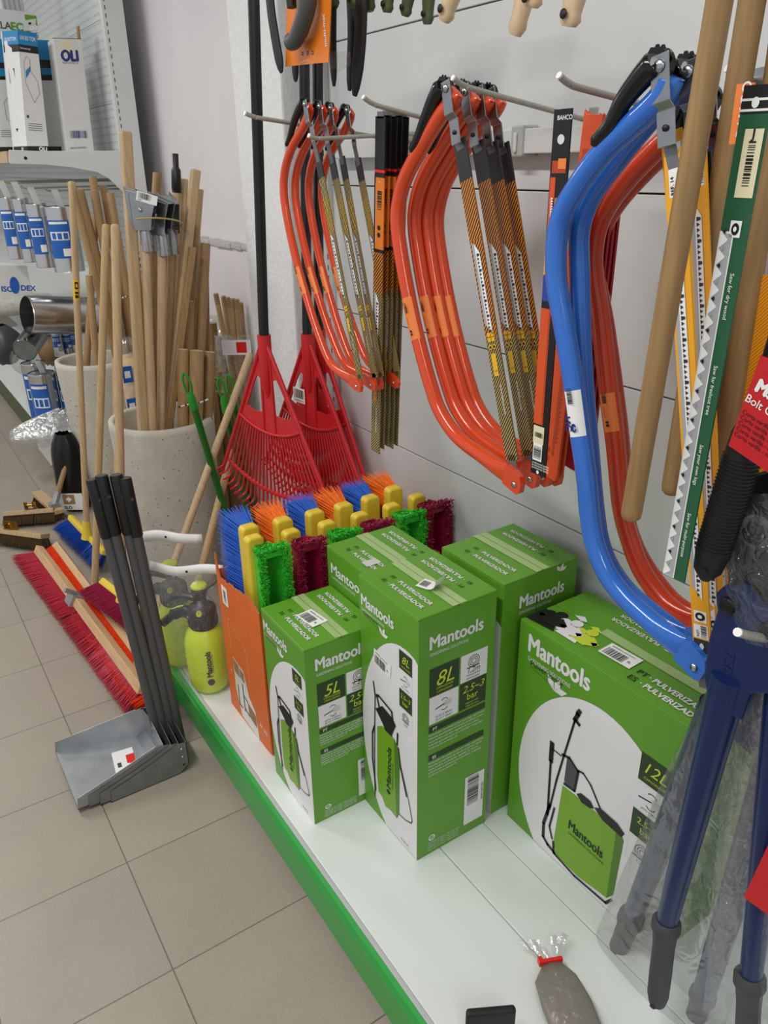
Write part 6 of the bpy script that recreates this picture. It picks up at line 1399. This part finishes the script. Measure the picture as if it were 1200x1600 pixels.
# ---------------------------------------------------------------- aluminium ducts
def duct(label, a, c, r_, labels=(), grp='flexible aluminium ducts', open_end=False, name='aluminium_duct', white_tab=False):
    a, c = Vector(a), Vector(c); d = c-a; L = d.length; n_ = max(20, int(L/.0045)); t = thing(name, label, 'duct', c if c.z < a.z else a, grp)
    b = MB(); P = [a+d*(i/n_) for i in range(n_+1)]; R = [r_*(1 if i % 2 else .965) for i in range(n_+1)]
    b.tube(P, R, 'alu', 36, cap=False)
    if open_end: b.tube([p for p in P], [x*.96 for x in R], 'alu', 36, cap=False); b.disc(c, r_*.9, -d, 'seam', 30)
    else: b.disc(a+d*.01, r_*.93, d*-1, 'galv_dark', 30); b.disc(c-d*.01, r_*.93, d, 'galv_dark', 30)
    b.build('tube', t)
    for (f0, f1, a0, a1) in labels:
        b = MB(); dn_ = d.normalized(); A0 = V(0, 0, 1) if abs(dn_.z) < .9 else V(1, 0, 0); e1 = (A0-dn_*A0.dot(dn_)).normalized(); e2 = dn_.cross(e1)
        def pt(f, an, k=1): return a+d*f+(e1*math.cos(an)+e2*math.sin(an))*(r_+.0008*k)
        def patch(f0, f1, a0, a1, mt, k):
            m = 8; vs = [pt(f, a0+(a1-a0)*i/m, k) for f in (f0, f1) for i in range(m+1)]; b.add(vs, [(i, i+1, m+2+i, m+1+i) for i in range(m)], mt, True)
        patch(f0, f1, a0, a1, 'duct_label', 1); H = f1-f0; W_ = a1-a0
        patch(f0+H*.04, f0+H*.10, a0+W_*.08, a1-W_*.1, 'label_white', 2); patch(f0+H*.30, f0+H*.52, a0+W_*.08, a0+W_*.9, 'label_white', 2)
        for q in range(3): patch(f0+H*.33, f0+H*.49, a0+W_*(.13+.25*q), a0+W_*(.31+.25*q), 'duct_label', 3)
        patch(f0+H*.74, f0+H*.94, a0+W_*.06, a0+W_*.42, 'label_white', 2); b.build('label', t)
    if white_tab: b = MB(); q = a; b.obox(q+V(-.0, -.01, .03), V(.014, 0, 0), V(0, .001, 0), V(-.012, -.01, .04), 'label_white'); b.build('hang_tab', t)
    return t
ang0 = -1.9
LB = lambda a0: ((.2, .78, a0, a0+1.5),)
for k, (px0, px1, ty_, by_, yy, la) in enumerate(((-4, 22, 308, 405, 4.16, -2.9), (18, 42, 310, 410, 4.12, -2.9), (40, 70, 318, 418, 4.06, -3.0), (70, 114, 322, 424, 4.00, -3.0))):
    A_ = at((px0+px1)/2, ty_, 'y', yy); B_ = at((px0+px1)/2+8, by_, 'y', yy); B_.x = A_.x; r_ = (at(px1, 360, 'y', yy)-at(px0, 360, 'y', yy)).length/2*1.12
    duct(('leftmost hanging aluminium duct cut off by the edge', 'hanging aluminium duct second from the left edge', 'hanging aluminium duct in the middle of the row', 'hanging aluminium duct nearest the wooden handles')[k], A_, B_, r_, LB(1.35), 'short aluminium ducts hanging under the shelf', white_tab=True)
    b = MB(); zz_ = A_.z+.066; b.tube([V(A_.x-.05, yy-.005, zz_+.012), V(A_.x-.035, yy-.005, zz_), V(GX+.002, yy-.005, zz_)], .004, 'hook_grey', 8); b.build('peg', g)
A_ = at(135, 498, 'y', 3.98); B_ = at(42, 492, 'y', 3.95)
duct('large horizontal aluminium duct with its open end facing the aisle', B_, A_+V(.08, .04, 0), .088, (), None, open_end=True)
duct('small tilted aluminium duct under the open end of the large horizontal one', at(58, 520, 'y', 4.1), at(38, 548, 'y', 3.95), .055, (), None)
for k, (px0, px1, ty_, zz, yy, la, lab) in enumerate(((31, 70, 566, .151, 4.55, -3.0, 'standing aluminium duct with blue label behind the front one on the base shelf'), (42, 86, 582, .151, 4.42, -3.0, 'standing aluminium duct with blue label at the front of the base shelf'), (84, 118, 568, .151, 4.40, -3.0, 'standing aluminium duct half hidden behind the far planter'))):
    A_ = at((px0+px1)/2, ty_, 'y', yy); r_ = (at(px1, ty_, 'y', yy)-at(px0, ty_, 'y', yy)).length/2
    duct(lab, A_, V(A_.x, A_.y, zz), r_, ((.14, .85, 1.45, 2.9),), 'standing aluminium ducts on the base shelf', white_tab=True)
for k, (px0, px1, ty_, by_, yy) in enumerate(((78, 96, 520, 556, 4.6), (96, 110, 518, 560, 4.62), (108, 122, 516, 552, 4.6))):
    A_ = at((px0+px1)/2, ty_, 'y', yy); B_ = at((px0+px1)/2, by_, 'y', yy); B_.x = A_.x
    duct('small duct with blue label %s below the large horizontal duct' % ('left', 'middle', 'right')[k], A_, V(A_.x, A_.y, B_.z), .030, ((.05, .6, 1.2, 2.6),), 'small labelled ducts in the shadow')
# parcels between the shelves
t, o, F, P = px_box('product_box', 'white carton with blue ISODEX style lettering on the middle shelf at the left edge', 'box', 4.2, ((-30, 412), (42, 416), (49, 449), (-30, 455)), .15, 'carton_white', zfix=zm+.0005)
o['label'] = 'plain white carton body'; t['label'] = 'white carton with blue oval lettering on the middle shelf at the left edge'
F.text('ISO', .38, .3, .035, 'duct_label', 2, bold=.04); F.ell(.66, .45, .1, .24, 'duct_label', 2, 20, False); F.text('DEX', .78, .3, .035, 'duct_label', 2, bold=.04); F.mb.build('printed_mark', o)
c = at(45, 470, 'y', 4.12); bag('plastic_parcel', 'bag of white pellets lying under the middle shelf carton', [(V(c.x+dx, 4.16, c.z-.02), V(0, .06*a_, 0), V(0, 0, .045*a_)) for dx, a_ in ((-.22, .8), (-.12, 1), (0, 1.05), (.06, .7), (.09, .2))], 'foam_grey', None, 51, .01)
for k, (p, r_, lab) in enumerate((((5, 535), .10, 'dark grey bundled bag at the left edge under the middle shelf'), ((40, 560), .075, 'brownish translucent bag beside the standing ducts'), ((82, 545), .075, 'brownish bag behind the small tilted duct'))):
    c = at(*p, 'y', 4.75 if k != 0 else 4.9); bag('soft_bundle', lab, [(c+NZ*(r_*z), V(r_*a_, 0, 0), V(0, r_*a_, 0)) for z, a_ in ((-1.2, .5), (-.7, 1), (.0, 1.15), (.6, .9), (1, .35))], ('handle_grey', 'film_cloudy', 'wood_tan')[k], None, 60+k, .014)
# white carton and crumpled film at the shelf end
q = at(80, 728, 'z', .06); ww = at(112, 712, 'z', .06)
t = thing('white_carton', 'flat white carton lying on the floor end of the far shelf under crumpled film', 'box', V(.72, 4.15, 0))
b = MB(); P = [at(*p, 'y', 4.02) for p in ((75, 702), (112, 690), (118, 715), (80, 728))]; zb_ = P[3].z; b.prism([V(P[0].x, 4.02, P[0].z), V(P[0].x+.30, 4.02, P[0].z), V(P[0].x+.30, 4.02, zb_), V(P[0].x, 4.02, zb_)], (0, .32, 0), 'carton_white'); t.location.z = zb_
b.text('CWC', V(P[0].x+.14, 4.0195, zb_+.03), V(-1, 0, 0), NZ, .03, 'handle_grey'); b.build('body', t, bevel=.002)
b = MB(); b.box((P[0].x+.05, 4.08, 0), (P[0].x+.28, 4.32, zb_-.0005), 'carton_brown'); tag(b.build('shelf_support_box'), 'dark carton hidden under the flat white carton at the shelf end', 'box')
cz = P[0].z
bag('crumpled_film', 'crumpled clear film bag resting on the flat white carton', [(V(P[0].x+.12, 4.12, cz+.002), V(.17, 0, 0), V(0, .12, 0)), (V(P[0].x+.10, 4.12, cz+.03), V(.21, 0, 0), V(0, .13, 0)), (V(P[0].x+.04, 4.12, cz+.07), V(.23, 0, 0), V(0, .12, 0)), (V(P[0].x+.08, 4.12, cz+.11), V(.17, 0, 0), V(0, .10, 0)), (V(P[0].x+.12, 4.12, cz+.15), V(.08, 0, 0), V(0, .06, 0)), (V(P[0].x+.12, 4.12, cz+.165), V(.02, 0, 0), V(0, .02, 0))], 'film_white', None, 71, .03)
